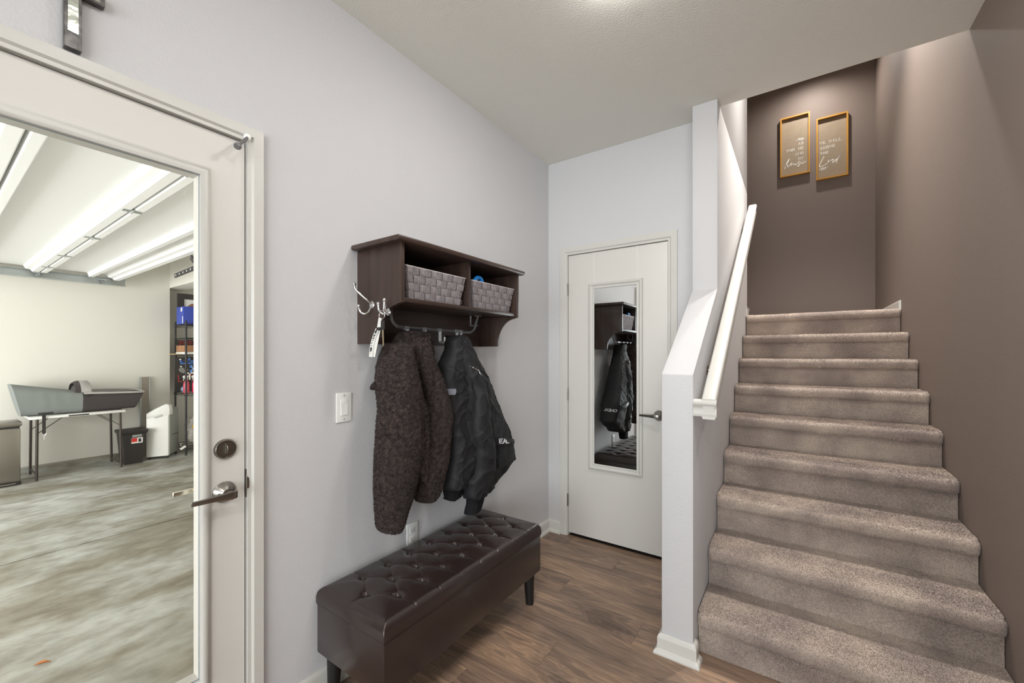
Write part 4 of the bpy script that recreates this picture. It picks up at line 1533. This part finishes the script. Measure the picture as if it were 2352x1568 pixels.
# ------------------------------------------------------------------ ceiling lamps
def downlight(label, x, y, z, r, power, col, grp='ceiling lights'):
    t = thing('ceiling_light', label, 'ceiling light', (x, y, z), grp)
    MB().lathe([(r * 1.12, 0), (r * 1.12, .008), (r * .9, .010)], (x, y, z - .010), (0, 0, 1), 32).build('trim_ring', WHITEP, t, smooth=40)
    key = 'lamp_glow_' + label
    mm = mat(key, (255, 250, 240), .5, emit=((255, 255, 255), 1.0))
    b = mm.node_tree.nodes['Principled BSDF']
    b.inputs['Emission Color'].default_value = col + (1,)
    # dome area is about pi r^2 + side
    a_ = math.pi * r * r * 1.3
    b.inputs['Emission Strength'].default_value = power / (math.pi * a_)
    MB().lathe([(0, 0), (r * .6, .0005), (r * .9, .003), (r * .98, .008), (r, .018)], (x, y, z - .028), (0, 0, 1), 28).build('diffuser', mm, t, smooth=50)


WARM = (1.0, .975, .94)
WARMER = (1.0, .95, .89)


def canlight(label, x, y, z, r, power, col, cone=46, grp='recessed stairwell lights'):
    t = thing('recessed_light', label, 'ceiling light', (x, y, z), grp)
    MB().lathe([(r * .80, .012), (r * .82, .004), (r * .9, 0), (r * 1.2, .003), (r * 1.2, .010)], (x, y, z - .010), (0, 0, 1), 32).build('trim_ring', WHITEP, t, smooth=40)
    d = bpy.data.lights.new('lamp', 'SPOT')
    d.energy = power
    d.color = col
    d.spot_size = math.radians(cone)
    d.spot_blend = 1.0
    d.shadow_soft_size = r * .6
    o = bpy.data.objects.new('lamp', d)
    COL.objects.link(o)
    o.parent = t
    o.location = (0, 0, -.012)


downlight('round white ceiling light above the bench', 1.02, 1.43, CE, .075, P_HALL1, WARM)
downlight('round white ceiling light beside the glass door', 1.22, .42, CE, .085, P_HALL2, WARM)
downlight('added round white fill light in front of the brown wall', 1.72, 1.05, CE, .075, P_HALL_FILL, WARM)  # extra lamp added to brighten the stair side
downlight('added round white fill light in the unseen living room nearer the hall', 1.6, -1.3, CE, .12, P_LIV_FILL, WARM)  # unseen lamp added for ambient light in the hall
downlight('added round white fill light in the unseen living room nearer the windows', 3.4, -2.4, CE, .12, P_LIV_FILL, WARM)  # second unseen lamp added for the same ambient fill
canlight('recessed light above the landing pictures', 1.675, 4.88, ZU, .06, P_STAIR1, WARMER, 165)
canlight('recessed light above the landing near the brown wall', 1.93, 4.25, ZU, .06, P_STAIR4, WARMER, 95)
canlight('recessed light above the stairs near the brown wall', 1.93, 3.40, ZU, .06, P_STAIR2, WARMER, 95)
canlight('recessed light above the stairs near the white wall', 1.41, 3.50, ZU, .06, P_STAIR3, WARMER, 95)

# ------------------------------------------------------------------ garage
GX0 = -6.0
GY1 = 2.10
GCE = 2.75
m_ = MB().box(-2.85, -WT, -3.7, 3.3, ZG - .1, ZG)
m_.box(GX0 - .5, -2.866, -3.7, 3.3, ZG - .1, ZG)
m_.box(-2.866, -2.85, -3.7, 3.3, ZG - .1, ZG - .008)
struct(m_.build('floor_garage', CONC))
struct(box('ceiling_garage', GWALL, (GX0 - .5, -WT, -3.7, 3.3, GCE, GCE + .1)))
struct(box('wall_garage_back', GWALL, (GX0 - .4, GX0, -3.7, GY1, ZG, GCE)))
struct(box('wall_garage_recess', GWALL, (GX0 - .4, GX0 - .28, GY1, 3.3, ZG, GCE)))
struct(box('wall_garage_side', GWALL, (GX0 - .4, -WT, 3.2, 3.3, ZG, GCE)))
struct(box('wall_garage_header', GWALL, (GX0 - .28, -WT, GY1, 2.32, 2.288, GCE)))
m_ = MB().box(-WT - .02, -WT, -3.7, D1Y0 - .02, ZG, GCE)
m_.box(-WT - .02, -WT, D1Y1 + .02, 3.2, ZG, GCE)
m_.box(-WT - .02, -WT, D1Y0 - .02, D1Y1 + .02, DZ + .02, GCE)
struct(m_.build('wall_garage_near', GWALL))
m_ = MB()
yy = -3.7
rnd = random.Random(11)
P = [(GX0, ZG), (GX0 + .03, ZG), (GX0 + .03, ZG + .07), (GX0 + .012, ZG + .085), (GX0, ZG + .085)]
m_.prism(P, 'y', -3.7, GY1)
struct(m_.build('trim_garage_curb', CONC))

# sectional door rolled up overhead: runs along y, ribs along x
gd = thing('garage_door', 'white sectional garage door rolled up under the garage ceiling', 'garage door', (-3.0, .4, 2.25))
ZD = 2.335


def section(y0, y1):
    P = [(y0, ZD - .055), (y0 + .006, ZD - .062), (y0 + .045, ZD - .062), (y0 + .052, ZD - .05), (y0 + .070, ZD), (y1 - .125, ZD), (y1 - .105, ZD - .035), (y1 - .07, ZD - .040), (y1 - .055, ZD - .062), (y1 - .006, ZD - .062), (y1, ZD - .055), (y1, ZD + .012), (y0, ZD + .012)]
    return MB().prism(P, 'x', -5.72, -.32).build('door_section', GDOOR, gd)


for a, b in ((-1.90, -1.37), (-1.355, -.825), (-.81, -.28), (-.27, .262), (.276, .808), (.820, 1.500)):
    section(a, b)
# strut on the last section
MB().prism([(1.20, ZD), (1.215, ZD - .05), (1.255, ZD - .05), (1.27, ZD)], 'x', -5.72, -.32).build('strut', GDOOR, gd)
for x_ in (-5.2, -4.3, -3.2, -2.1, -1.1):
    h = MB().box(x_ - .02, x_ + .02, .765, .862, ZD - .067, ZD - .062)
    h.cyl((x_ - .03, .814, ZD - .068), (x_ + .03, .814, ZD - .068), .007, n=10)
    h.build('door_hinge', GALV, gd)
tr = thing('door_track', 'galvanised horizontal track carrying the rolled up garage door', 'track', (-5.80, .5, 2.2))
TP = [(-5.83, 2.30), (-5.827, 2.30), (-5.827, 2.222), (-5.775, 2.222), (-5.775, 2.228), (-5.80, 2.228), (-5.80, 2.285), (-5.78, 2.293), (-5.78, 2.30)]
MB().prism([(-5.83, 2.31), (-5.83, 2.215), (-5.76, 2.215), (-5.76, 2.222), (-5.824, 2.222), (-5.824, 2.303), (-5.775, 2.303), (-5.775, 2.31)], 'y', -2.2, 1.575).build('track_channel', GALV, tr)
for y_ in (1.54, 1.575):
    m_ = MB()
    for k in range(9):
        pass
    m_.box(-5.835, -5.830, y_ - .028, y_ + .002, 2.24, GCE)
    hg = m_.build('hanger_strap', GALV, tr)
    m_ = MB()
    for k in range(10):
        m_.cyl((-5.8295, y_ - .013, 2.27 + .03 * k), (-5.8285, y_ - .013, 2.27 + .03 * k), .006, n=8)
    m_.build('hanger_hole', WHITEP, hg)
for y_ in (.80, 1.36):
    m_ = MB().box(-5.78, -5.70, y_ - .04, y_ + .04, 2.262, 2.272)
    m_.cyl((-5.79, y_, 2.25), (-5.68, y_, 2.25), .008, n=10)
    m_.cyl((-5.805, y_, 2.25), (-5.785, y_, 2.25), .022, n=16)
    m_.build('roller_bracket', GALV, tr, smooth=40)
am = thing('opener_arm', 'black curved opener arm with a row of holes below the garage ceiling', 'opener arm', (-3.3, 1.5, 2.1))
xa = [(-3.02, 1.50, 2.27), (-3.03, 1.535, 2.20), (-3.06, 1.56, 2.158), (-3.0, 1.60, 2.145), (-2.7, 1.66, 2.15), (-2.3, 1.75, 2.16)]
MB().tube(smoothpath([(-3.30, 1.512, 2.262), (-3.22, 1.51, 2.215), (-3.12, 1.52, 2.175), (-2.95, 1.52, 2.165), (-2.4, 1.52, 2.185)], 6), .02, sq=(.006, .022)).build('curved_arm', BLACKM, am)
sa_ = MB().tube([(-3.78, 1.525, 2.135), (-2.95, 1.525, 2.165)], .02, sq=(.005, .021)).build('straight_arm', BLACKM, am)
m_ = MB()
for k in range(6):
    x_ = -3.74 + .1 * k
    m_.cyl((x_, 1.5185, 2.1365 + .0036 * k), (x_, 1.5195, 2.1365 + .0036 * k), .009, n=10)
m_.build('arm_hole', WHITEP, sa_)

# stainless trash can
tc_ = thing('trash_can', 'brushed stainless steel trash can at the left of the garage table', 'trash can', (-5.57, .49, ZG))
box('can_body', STEEL, (-5.72, -5.42, .345, .64, ZG + .03, .52), tc_, bevel=.02)
box('can_lid', STEEL, (-5.73, -5.41, .335, .65, .535, .585), tc_, bevel=.012)
box('lid_band', BLACKP, (-5.715, -5.425, .35, .635, .518, .537), tc_)
box('can_base', BLACKP, (-5.725, -5.415, .34, .645, ZG, ZG + .032), tc_, bevel=.006)
MB().tube([(-5.40, .38, ZG + .025), (-5.385, .40, ZG + .025), (-5.385, .58, ZG + .025), (-5.40, .60, ZG + .025)], .006, n=8).build('pedal', STEEL, tc_)

# folding table
ft = thing('folding_table', 'small white folding table with dark legs in the garage', 'table', (-5.69, 1.1, ZG))
ZTT = .618
box('tabletop', WHITEP, (-5.95, -5.43, .70, 1.50, ZTT - .030, ZTT), ft, bevel=.012)
m_ = MB().box(-5.432, -5.427, 1.0, 1.17, ZTT - .022, ZTT - .008)
m_.build('handle_slot', BLACKP, ft, bevel=.002)
for y_ in (.762, 1.45):
    for x_ in (-5.455, -5.91):
        MB().cyl((x_, y_, ZTT - .03), (x_, y_ + (.01 if y_ > 1 else -.005), ZG), .0125, n=14).build('leg', mat('dark_bronze', (70, 64, 60), .4, .6), ft, smooth=40)
    MB().cyl((-5.91, y_, ZG + .06), (-5.455, y_, ZG + .06), .009, n=10).build('leg_bar', MATS['dark_bronze'], ft, smooth=40)
    s_ = 1 if y_ < 1 else -1
    for x_ in (-5.455, -5.91):
        MB().tube([(x_, y_, ZTT - .19), (x_, y_ + s_ * .19, ZTT - .03)], .006, sq=(.009, .003)).build('brace', MATS['dark_bronze'], ft)

# bassinet on the table
bs = thing('bassinet', 'grey and charcoal fabric baby carrycot resting on the folding table', 'bassinet', (-5.69, 1.15, ZTT))
GF = mat('grey_fabric', (128, 134, 132), .9, bump=(90, .25, 3, .004))
DF = mat('charcoal_fabric', (64, 60, 60), .95, bump=(300, .3, 2))
LF = mat('light_grey_fabric', (176, 172, 170), .95, bump=(200, .3, 2))


def cot(y0, y1, zt0, zt1, zb0, zb1, tl, trr, name, m, n=24, wave=.006, open_top=True):
    """tapered fabric wall between two ends; top edge zt, bottom edge zb; tl/trr: how far the top overhangs"""
    rows = []
    N = 30
    for i in range(n + 1):
        f = i / n
        z0 = zb0 + (zb1 - zb0) * f
        z1 = zt0 + (zt1 - zt0) * f
        r = []
        for k in range(N):
            a = 2 * math.pi * k / N
            c, s = math.cos(a), math.sin(a)
            cc = math.copysign(abs(c) ** .45, c)
            ss = math.copysign(abs(s) ** .45, s)
            lo = (1 - ss) / 2
            z = z1 + (z0 - z1) * lo
            wid = .205 + .03 * (1 - lo)
            y = y0 + (y1 - y0) * f + (tl * (1 - f) + trr * f) * (1 - lo)
            w = wave * noise.noise((y * 14 + z * 5, z * 22, 3.1))
            r.append((-5.69 + (wid + w) * cc, y, z))
        rows.append(r)
    return MB().grid(rows, wrap=True, caps=True).build(name, m, bs, smooth=60)


cot(.655, 1.125, .985, .872, ZTT + .004, ZTT + .002, -.075, 0.0, 'foot_cover', GF)
cot(1.125, 1.60, .850, .835, ZTT + .002, ZTT + .004, 0.0, .085, 'shell', DF, wave=.002)
m_ = MB()
m_.tube(smoothpath([(-5.46, 1.13, .855), (-5.452, 1.4, .842), (-5.47, 1.66, .832), (-5.60, 1.69, .835), (-5.78, 1.69, .840), (-5.92, 1.66, .845), (-5.93, 1.4, .86), (-5.92, 1.13, .87)], 6), .013, n=10)
m_.build('rim_lining', LF, bs, smooth=60)
rows = []
for i in range(15):
    a = math.pi * i / 14
    rows.append([(-5.69 + .20 * math.cos(a), y_, .862 + .135 * math.sin(a) * q) for y_, q in ((1.085, .92), (1.12, 1.0), (1.19, 1.0), (1.20, .90), (1.12, .88), (1.09, .86))])
hd_ = MB().grid(rows, wrap=True, caps=True).build('hood_band', LF, bs, smooth=50)
rows = []
for i in range(15):
    a = math.pi * i / 14
    rows.append([(-5.69 + .202 * math.cos(a), y_, .862 + .137 * math.sin(a) * q) for y_, q in ((1.065, .80), (1.086, .93), (1.112, .985), (1.112, .88), (1.07, .75))])
MB().grid(rows, wrap=True, caps=True).build('hood_fold', DF, bs, smooth=50)
MB().lathe([(.03, 0), (.03, .006), (.012, .012), (0, .013)], (-5.475, 1.165, .835), (1, 0, 0), 16).build('hinge_button', BLACKP, bs, smooth=40)

# strap hung over the table edge
ss_ = thing('black_strap', 'black strap with a metal clip hanging off the left end of the garage table', 'strap', (-5.425, .80, .40))
MB().box(-5.418, -5.410, .765, .880, .646, .664).build('strap_bar', BLACKP, ss_)
MB().box(-5.424, -5.416, .795, .822, .425, .650).build('webbing', BLACKP, ss_)
m_ = MB().tube([(-5.42, .79, .43), (-5.42, .80, .405), (-5.42, .817, .405), (-5.42, .827, .43)], .005, n=8)
m_.cyl((-5.42, .808, .405), (-5.42, .808, .36), .006, n=8)
m_.build('clip', CHROME, ss_)

# black bin with a label
bb = thing('black_bin', 'black plastic wastebasket with a red and white label beside the white air conditioner', 'bin', (-5.61, 1.57, ZG))
rows = []
for z, e in ((ZG, .035), (ZG + .01, .033), (.285, .006), (.29, -.004), (.318, -.012), (.32, -.004)):
    rows.append([(-5.78 + e, 1.472 + e, z), (-5.50 - e, 1.472 + e, z), (-5.50 - e, 1.722 - e, z), (-5.78 + e, 1.722 - e, z)])
MB().grid(rows, wrap=True, caps=True).build('bin_body', BLACKP, bb, bevel=.004)
box('bin_lid', BLACKP, (-5.79, -5.485, 1.460, 1.734, .318, .335), bb, bevel=.006)


def onbin(y0, y1, z0, z1, nm, m, lift):
    v = []
    for y_, z in ((y0, z0), (y1, z0), (y1, z1), (y0, z1)):
        e = .033 + (.006 - .033) * (z - (ZG + .01)) / (.285 - ZG - .01)
        v.append((-5.50 - e + lift, y_, z))
    v += [(x_ - .003, y_, z) for x_, y_, z in v]
    return MB().add(v, [(0, 1, 2, 3), (7, 6, 5, 4), (0, 4, 5, 1), (1, 5, 6, 2), (2, 6, 7, 3), (3, 7, 4, 0)]).build(nm, m, bb)


onbin(1.575, 1.670, .245, .277, 'bin_handle', GREYP, .006)
lb = onbin(1.568, 1.680, .165, .235, 'label', WHITEP, .0015)
onbin(1.569, 1.624, .183, .233, 'label_red', mat('label_red', (205, 48, 44), .5), .0022)
onbin(1.637, 1.665, .178, .222, 'label_picture', BLACKP, .0022)

# leaning panel behind
lp = thing('leaning_panel', 'narrow grey metal panel leaning on the garage wall behind the air conditioner', 'panel', (GX0 + .03, 1.81, ZG))
box('panel_sheet', mat('panel_grey', (150, 142, 132), .45, .3), (GX0 + .035, GX0 + .05, 1.772, 1.850, ZG, 1.0), lp)
box('panel_edge', GALV, (GX0 + .032, GX0 + .054, 1.850, 1.866, ZG, 1.005), lp)
box('panel_edge', GALV, (GX0 + .032, GX0 + .054, 1.756, 1.772, ZG, 1.005), lp)

# portable air conditioner
ac = thing('air_conditioner', 'white and grey portable air conditioner standing beside the black bin', 'air conditioner', (-5.68, 1.93, ZG))
A = Vector((-5.625, 1.742))
B_ = Vector((-5.522, 1.950))
u_ = (B_ - A)
w_ = Vector((-.18, .145)) * 1.25


def acp(s, d, z):
    p = A + u_ * s + w_ * d
    return (p.x, p.y, z)


def acprism(name, poly, d0, d1, m, bev=.008):
    """poly: (s, z) outline of the front, pushed back from d0 to d1"""
    n = len(poly)
    v = [acp(a, d0, z) for a, z in poly] + [acp(a, d1, z) for a, z in poly]
    f = [tuple(range(n)), tuple(range(2 * n - 1, n - 1, -1))] + [(k, (k + 1) % n, n + (k + 1) % n, n + k) for k in range(n)]
    return MB().add(v, f).build(name, m, ac, bevel=bev, smooth=40)


zb0 = ZG + .035
acprism('rear_shell', [(0.0, zb0 + .01), (1.0, zb0 + .01), (1.0, .545), (.93, .575), (.75, .575), (.35, .545), (0, .495)], .14, 1.0, GREYP, .010)
acprism('front_shell', [(0.0, zb0), (.99, zb0), (1.0, zb0 + .02), (1.0, .50), (0.0, .47)], 0.0, .16, WHITEP, .006)
acprism('front_cap', [(0.0, .455), (1.06, .49), (1.06, .585), (1.02, .625), (.92, .640), (.78, .628), (.40, .580), (0, .520)], -.015, .30, WHITEP, .008)
acprism('top_grille', [(.03, .50), (.90, .60), (.90, .648), (.78, .638), (.40, .592), (.03, .533)], .10, .62, mat('grille_grey', (170, 168, 156), .6), .003)
acprism('hand_grip', [(.36, .462), (.40, .452), (.72, .475), (.76, .492), (.72, .505), (.40, .484)], -.028, -.012, mat('grip_grey', (190, 192, 190), .5), .003)
acprism('screw_recess', [(1.003, .20), (1.008, .20), (1.008, .208), (1.003, .208)], .30, .95, BLACKP, 0)
for a, d in ((.1, .1), (.9, .1), (.9, .9), (.1, .9)):
    MB().sphere(acp(a, d, ZG + .0185), .0185).build('caster', BLACKP, ac, smooth=60)

# wire rack
RX0, RX1, RY0, RY1 = -5.93, -5.51, 2.145, 2.98
rk = thing('wire_rack', 'black wire shelving rack standing in the garage corner recess', 'rack', ((RX0 + RX1) / 2, (RY0 + RY1) / 2, ZG))
for x_ in (RX0, RX1):
    for y_ in (RY0, RY1):
        MB().cyl((x_, y_, ZG), (x_, y_, 1.79), .0125, n=14).build('post', BLACKM, rk, smooth=40)
SHZ = (1.745, 1.548, 1.305, .765, ZG + .12)
for z in SHZ:
    m_ = MB()
    for zz in (z, z - .03):
        m_.tube([(RX0, RY0, zz), (RX1, RY0, zz), (RX1, RY1, zz), (RX0, RY1, zz)], .0035, n=6, closed=True)
    for (a, b) in (((RX1, RY0), (RX1, RY1)), ((RX0, RY0), (RX1, RY0))):
        n = 16 if a[0] == b[0] else 8
        pts = []
        for i in range(n + 1):
            f = i / n
            pts.append((a[0] + (b[0] - a[0]) * f, a[1] + (b[1] - a[1]) * f, z - .004 if i % 2 == 0 else z - .027))
        m_.tube(pts, .0022, n=6)
    for i in range(26):
        y_ = RY0 + (RY1 - RY0) * (i + .5) / 26
        m_.tube([(RX0, y_, z), (RX1, y_, z)], .0018, n=5)
    m_.build('wire_shelf', BLACKM, rk)
    for x_ in (RX0, RX1):
        m_ = MB().cyl((x_, RY0, z - .035), (x_, RY0, z + .006), .018, .0165, n=14)
        m_.build('collar', BLACKM, rk, smooth=40)

# things on the rack
pf = thing('picture_frame', 'large black framed picture leaning at the back of the top rack shelf', 'picture', (-5.90, 2.50, SHZ[0]))
x_ = -5.905
m_ = MB()
for b in ((2.155, 2.88, 1.75, 1.83), (2.155, 2.88, 2.13, 2.21), (2.155, 2.235, 1.83, 2.13), (2.80, 2.88, 1.83, 2.13)):
    m_.box(x_, x_ + .025, *b)
m_.build('picture_border', BLACKP, pf)
MB().box(x_, x_ + .012, 2.235, 2.80, 1.83, 2.13).build('mat_board', WHITEP, pf)
MB().cyl((x_ + .011, 2.36, 1.99), (x_ + .014, 2.36, 1.99), .085, n=28).build('printed_disc', mat('rust_print', (150, 104, 84), .7), pf)
bxx = thing('blue_carton', 'blue and white cardboard carton on the top rack shelf', 'box', (-5.68, 2.3, SHZ[0]))
BLU = mat('blue_card', (44, 70, 168), .5)
box('carton_body', BLU, (-5.83, -5.56, 2.13, 2.40, SHZ[0] + .004, SHZ[0] + .25), bxx, bevel=.002)
box('carton_panel', WHITEP, (-5.565, -5.558, 2.255, 2.40, SHZ[0] + .006, SHZ[0] + .248), bxx)
box('carton_sticker', WHITEP, (-5.66, -5.61, 2.128, 2.131, SHZ[0] + .18, SHZ[0] + .235), bxx)
box('carton_sticker', WHITEP, (-5.60, -5.575, 2.128, 2.131, SHZ[0] + .01, SHZ[0] + .11), bxx)
fnb = lambda u, v, h: (-5.558 + .0008 + h, u, v)


def rot_word(tx, yb0, z0, z1, hgt):
    return [[(yb0 - (b - 0), a) for a, b in ln] for ln in word(tx, z0, z1, 0, hgt, serif=False, gap=.3)]


ribbons(MB(), rot_word('TIGR', 2.300, SHZ[0] + .03, SHZ[0] + .11, .025), .005, fnb, th=.0005).build('carton_print', BLACKP, bxx)
ob = thing('wooden_crate', 'brown wooden box on a white tray on the third rack shelf', 'box', (-5.7, 2.35, SHZ[2]))
box('crate_side', wood_mat('crate_wood', (140, 98, 66), (170, 124, 86), 1, .6), (-5.88, -5.56, 2.14, 2.62, SHZ[2] + .050, SHZ[2] + .140), ob, bevel=.002)
box('white_tray', WHITEP, (-5.90, -5.54, 2.14, 2.66, SHZ[2] + .012, SHZ[2] + .047), ob, bevel=.004)
ob = box('wooden_dowel', wood_mat('pale_wood', (206, 178, 120), (222, 196, 142), 0, .5), (-6.0, -5.50, 2.08, 2.088, SHZ[2] + .012, SHZ[2] + .020))
ob.location.x -= 0.0
tag(ob, 'thin pale wooden stick poking out of the rack', 'stick')
RED = mat('red_letters', (150, 44, 40), .5)
BLL = mat('blue_letters', (70, 130, 215), .45)
LBL = mat('pale_letters', (214, 226, 238), .5)
sg = thing('black_banner', 'black board with red lettering behind the wooden crate', 'sign', (-5.88, 2.5, SHZ[2] + .14))
box('banner', BLACKP, (-5.925, -5.905, 2.13, 2.90, SHZ[2] + .005, SHZ[2] + .225), sg)
fns = lambda u, v, h: (-5.905 + .001 + h, u, v)
ribbons(MB(), word('FERS', 2.19, 2.52, SHZ[2] + .145, .060, serif=False), .014, fns).build('lettering', RED, sg)
sg = thing('welcome_sign', 'black sign reading Welcome HOME in blue letters on the rack', 'sign', (-5.86, 2.5, SHZ[3]))
sx = -5.875
box('sign_board', BLACKP, (sx - .02, sx, 2.125, 2.90, SHZ[3] + .004, SHZ[2] - .035), sg)
fnw = lambda u, v, h: (sx + .001 + h, u, v)
wz = SHZ[2] - .135
S = .052
wel = [[(0, .9), (.15, 1.2), (.2, .3), (.45, .15), (.65, .4), (.75, 1.1), (.75, .4), (.95, .15), (1.2, .4)], [(1.2, .5), (1.5, .75), (1.55, 1.0), (1.3, .95), (1.25, .4), (1.5, .2), (1.8, .5)],
       [(1.8, .5), (2.2, 1.4), (2.1, 1.75), (1.95, 1.4), (2.0, .4), (2.2, .2), (2.5, .5)], [(3.0, .9), (2.7, 1.0), (2.55, .6), (2.75, .25), (3.1, .4)], [(3.3, .9), (3.1, .6), (3.3, .25), (3.6, .6), (3.3, .9)], [(3.7, .3), (3.8, 1), (4.1, .4), (4.2, 1), (4.5, .4), (4.6, 1), (4.7, .3)], [(4.8, .5), (5.1, .8), (5.0, 1.0), (4.85, .7), (4.95, .3), (5.3, .4)]]
ribbons(MB(), [[(2.185 + a * S, wz + b * S) for a, b in [tuple(q)[:2] for q in smoothpath([(c[0], c[1], 0) for c in ln], 4)]] for ln in wel], .013, fnw).build('welcome_script', BLL, sg)
hz = SHZ[2] - .245
ribbons(MB(), word('HOME', 2.315, 2.62, hz, .085, serif=False), .026, fnw, th=.0008).build('home_lettering', BLL, sg)
ribbons(MB(), word('HOME', 2.330, 2.635, hz + .004, .080, serif=False), .006, fnw, th=.0014).build('home_highlight', LBL, sg)
lz = SHZ[2] - .385
ribbons(MB(), word('LTTG', 2.165, 2.455, lz, .09, serif=False), .016, fnw).build('red_lettering', RED, sg)
ribbons(MB(), word('TTT', 2.255, 2.60, lz + .03, .09, serif=False), .018, fnw, th=.0012).build('white_lettering', WHITEL, sg)
m_ = MB().prism([(2.165, hz + .03), (2.185, hz), (2.225, hz - .02), (2.265, hz), (2.285, hz + .035), (2.235, hz + .03), (2.228, hz + .06), (2.180, hz + .06)], 'x', sx, sx + .002)
m_.build('cap_print', mat('print_grey', (132, 130, 126), .6), sg)
m_ = MB()
for (a, b) in ((2.17, wz + .075), (2.18, wz - .03), (2.385, wz - .025)):
    m_.prism([(a, b), (a + .015, b - .015), (a + .03, b), (a + .02, b + .008), (a + .015, b + .003), (a + .008, b + .008)], 'x', sx, sx + .002)
m_.build('heart_print', WHITEL, sg)


def spray(label, x_, y_, z, col):
    t = thing('spray_bottle', label, 'bottle', (x_, y_, z), 'spray bottles on the rack')
    cm = mat('pink_' + label[:8], col, .2, spec=.6)
    MB().lathe([(.034, 0), (.036, .01), (.036, .12), (.028, .155), (.014, .175), (.013, .195)], (x_, y_, z), (0, 0, 1), 18).build('bottle', cm, t, smooth=40)
    MB().prism([(y_ - .04, z + .235), (y_ - .04, z + .218), (y_ - .012, z + .205), (y_ - .012, z + .193), (y_ + .014, z + .193), (y_ + .014, z + .225), (y_ + .028, z + .235), (y_ + .02, z + .248), (y_ - .03, z + .248)], 'x', x_ - .011, x_ + .011).build('spray_head', WHITEP, t, bevel=.002)
    MB().tube([(x_, y_ - .022, z + .212), (x_, y_ - .032, z + .195), (x_, y_ - .030, z + .178)], .004, n=8).build('trigger', WHITEP, t)


spray('red spray bottle at the left end of the rack shelf', -5.60, 2.175, SHZ[3] + .003, (206, 74, 96))
spray('pink spray bottle behind the rack post', -5.59, 2.275, SHZ[3] + .003, (226, 60, 104))
ob = MB().sphere((-5.72, 2.19, SHZ[3] + .05), .045, sc=(1, 1, 1.05)).build('glass_jar', mat('jar_blue', (128, 152, 178), .15), None, smooth=60)
tag(ob, 'small bluish jar at the left end of the sign shelf', 'jar')
ob = MB().lathe([(.05, 0), (.055, .01), (.055, .085), (.045, .095), (0, .096)], (-5.66, 2.42, SHZ[3] + .003), (0, 0, 1), 18).build('round_tub', mat('tub_grey', (84, 96, 106), .35), None, smooth=40)
tag(ob, 'grey round tub on the rack shelf right of the pink bottle', 'tub')
ob = MB().sphere((-5.60, 2.345, SHZ[3] + .075), .03, sc=(1, 1.2, .8)).cyl((-5.60, 2.345, SHZ[3] + .004), (-5.60, 2.345, SHZ[3] + .07), .022, n=14).build('yellow_cap_bottle', mat('mustard', (190, 150, 50), .4), None, smooth=50)
tag(ob, 'squat mustard coloured bottle beside the pink spray bottle', 'bottle')


# plastic wrapped bundle at the bottom of the rack
pb = thing('plastic_bundle', 'crumpled clear plastic bags stuffed at the bottom of the rack', 'bag', (-5.7, 2.45, ZG + .12))
CLR = mat('bag_plastic', (168, 164, 156), .18, spec=.6, bump=(26, .9, 4, .02))
zb_ = SHZ[4] + .006


def blob(cx_, cy_, cz_, rx, ry, rz, seed, amp=.25):
    mb = MB().sphere((0, 0, 0), 1.0, 30, 20)
    mb.v = [(cx_ + rx * v[0] * (1 + amp * noise.noise((v[0] * 2.4 + seed, v[1] * 2.4, v[2] * 2.4))), cy_ + ry * v[1] * (1 + amp * noise.noise((v[0] * 2.6, v[1] * 2.6 + seed, v[2] * 2.2))), cz_ + rz * v[2] * (1 + amp * .5 * noise.noise((v[0] * 3, v[1] * 3, v[2] * 3 + seed)))) for v in mb.v]
    return mb


blob(-5.72, 2.46, zb_ + .23, .15, .27, .22, 2.2).build('bag', CLR, pb, smooth=30)
blob(-5.63, 2.33, zb_ + .14, .09, .12, .15, 6.2, .4).build('bag', CLR, pb, smooth=30)
m_ = MB().prism([(2.27, zb_ + .08), (2.34, zb_ + .06), (2.46, zb_ + .28), (2.40, zb_ + .36), (2.31, zb_ + .42)], 'x', -5.535, -5.531)
m_.build('white_sleeve', WHITEP, pb)
m_ = MB().prism([(2.225, zb_ + .24), (2.30, zb_ + .22), (2.305, zb_ + .275), (2.23, zb_ + .29)], 'x', -5.540, -5.534)
m_.build('yellow_label', mat('yellow_card', (220, 178, 60), .6), pb)
tg = thing('paper_tag', 'white paper tag tied to the foot of the black rack', 'tag', (-5.49, 2.11, ZG + .03))
m_ = MB().prism([(2.063, .012), (2.125, .048), (2.145, .025), (2.085, -.012)], 'x', -5.492, -5.490)
m_.build('tag_card', WHITEP, tg)
MB().tube(smoothpath([(-5.492, 2.085, .045), (-5.50, 2.078, .07), (-5.505, 2.092, .082), (-5.51, 2.10, .075)], 4), .002, n=6).build('string', WHITEP, tg)

# dry leaf on the concrete
lf = MB()
rows = []
for i in range(9):
    f = i / 8
    w = .007 * math.sin(math.pi * (f * .94 + .03))
    x_, y_ = -1.318 + .035 * f, .300 + .05 * f
    rows.append([(x_ - w, y_ + w * .6, ZG + .003 + .012 * abs(math.sin(f * 3))), (x_, y_, ZG + .002 + .006 * f), (x_ + w, y_ - w * .6, ZG + .004 + .010 * abs(math.sin(f * 2.4)))])
rows = [r + [(p[0], p[1], p[2] + .0006) for p in reversed(r)] for r in rows]
ob = lf.grid(rows, wrap=True, caps=True).build('dry_leaf', mat('leaf_brown', (176, 112, 60), .8), None)
tag(ob, 'small curled brown leaf on the garage concrete', 'leaf')
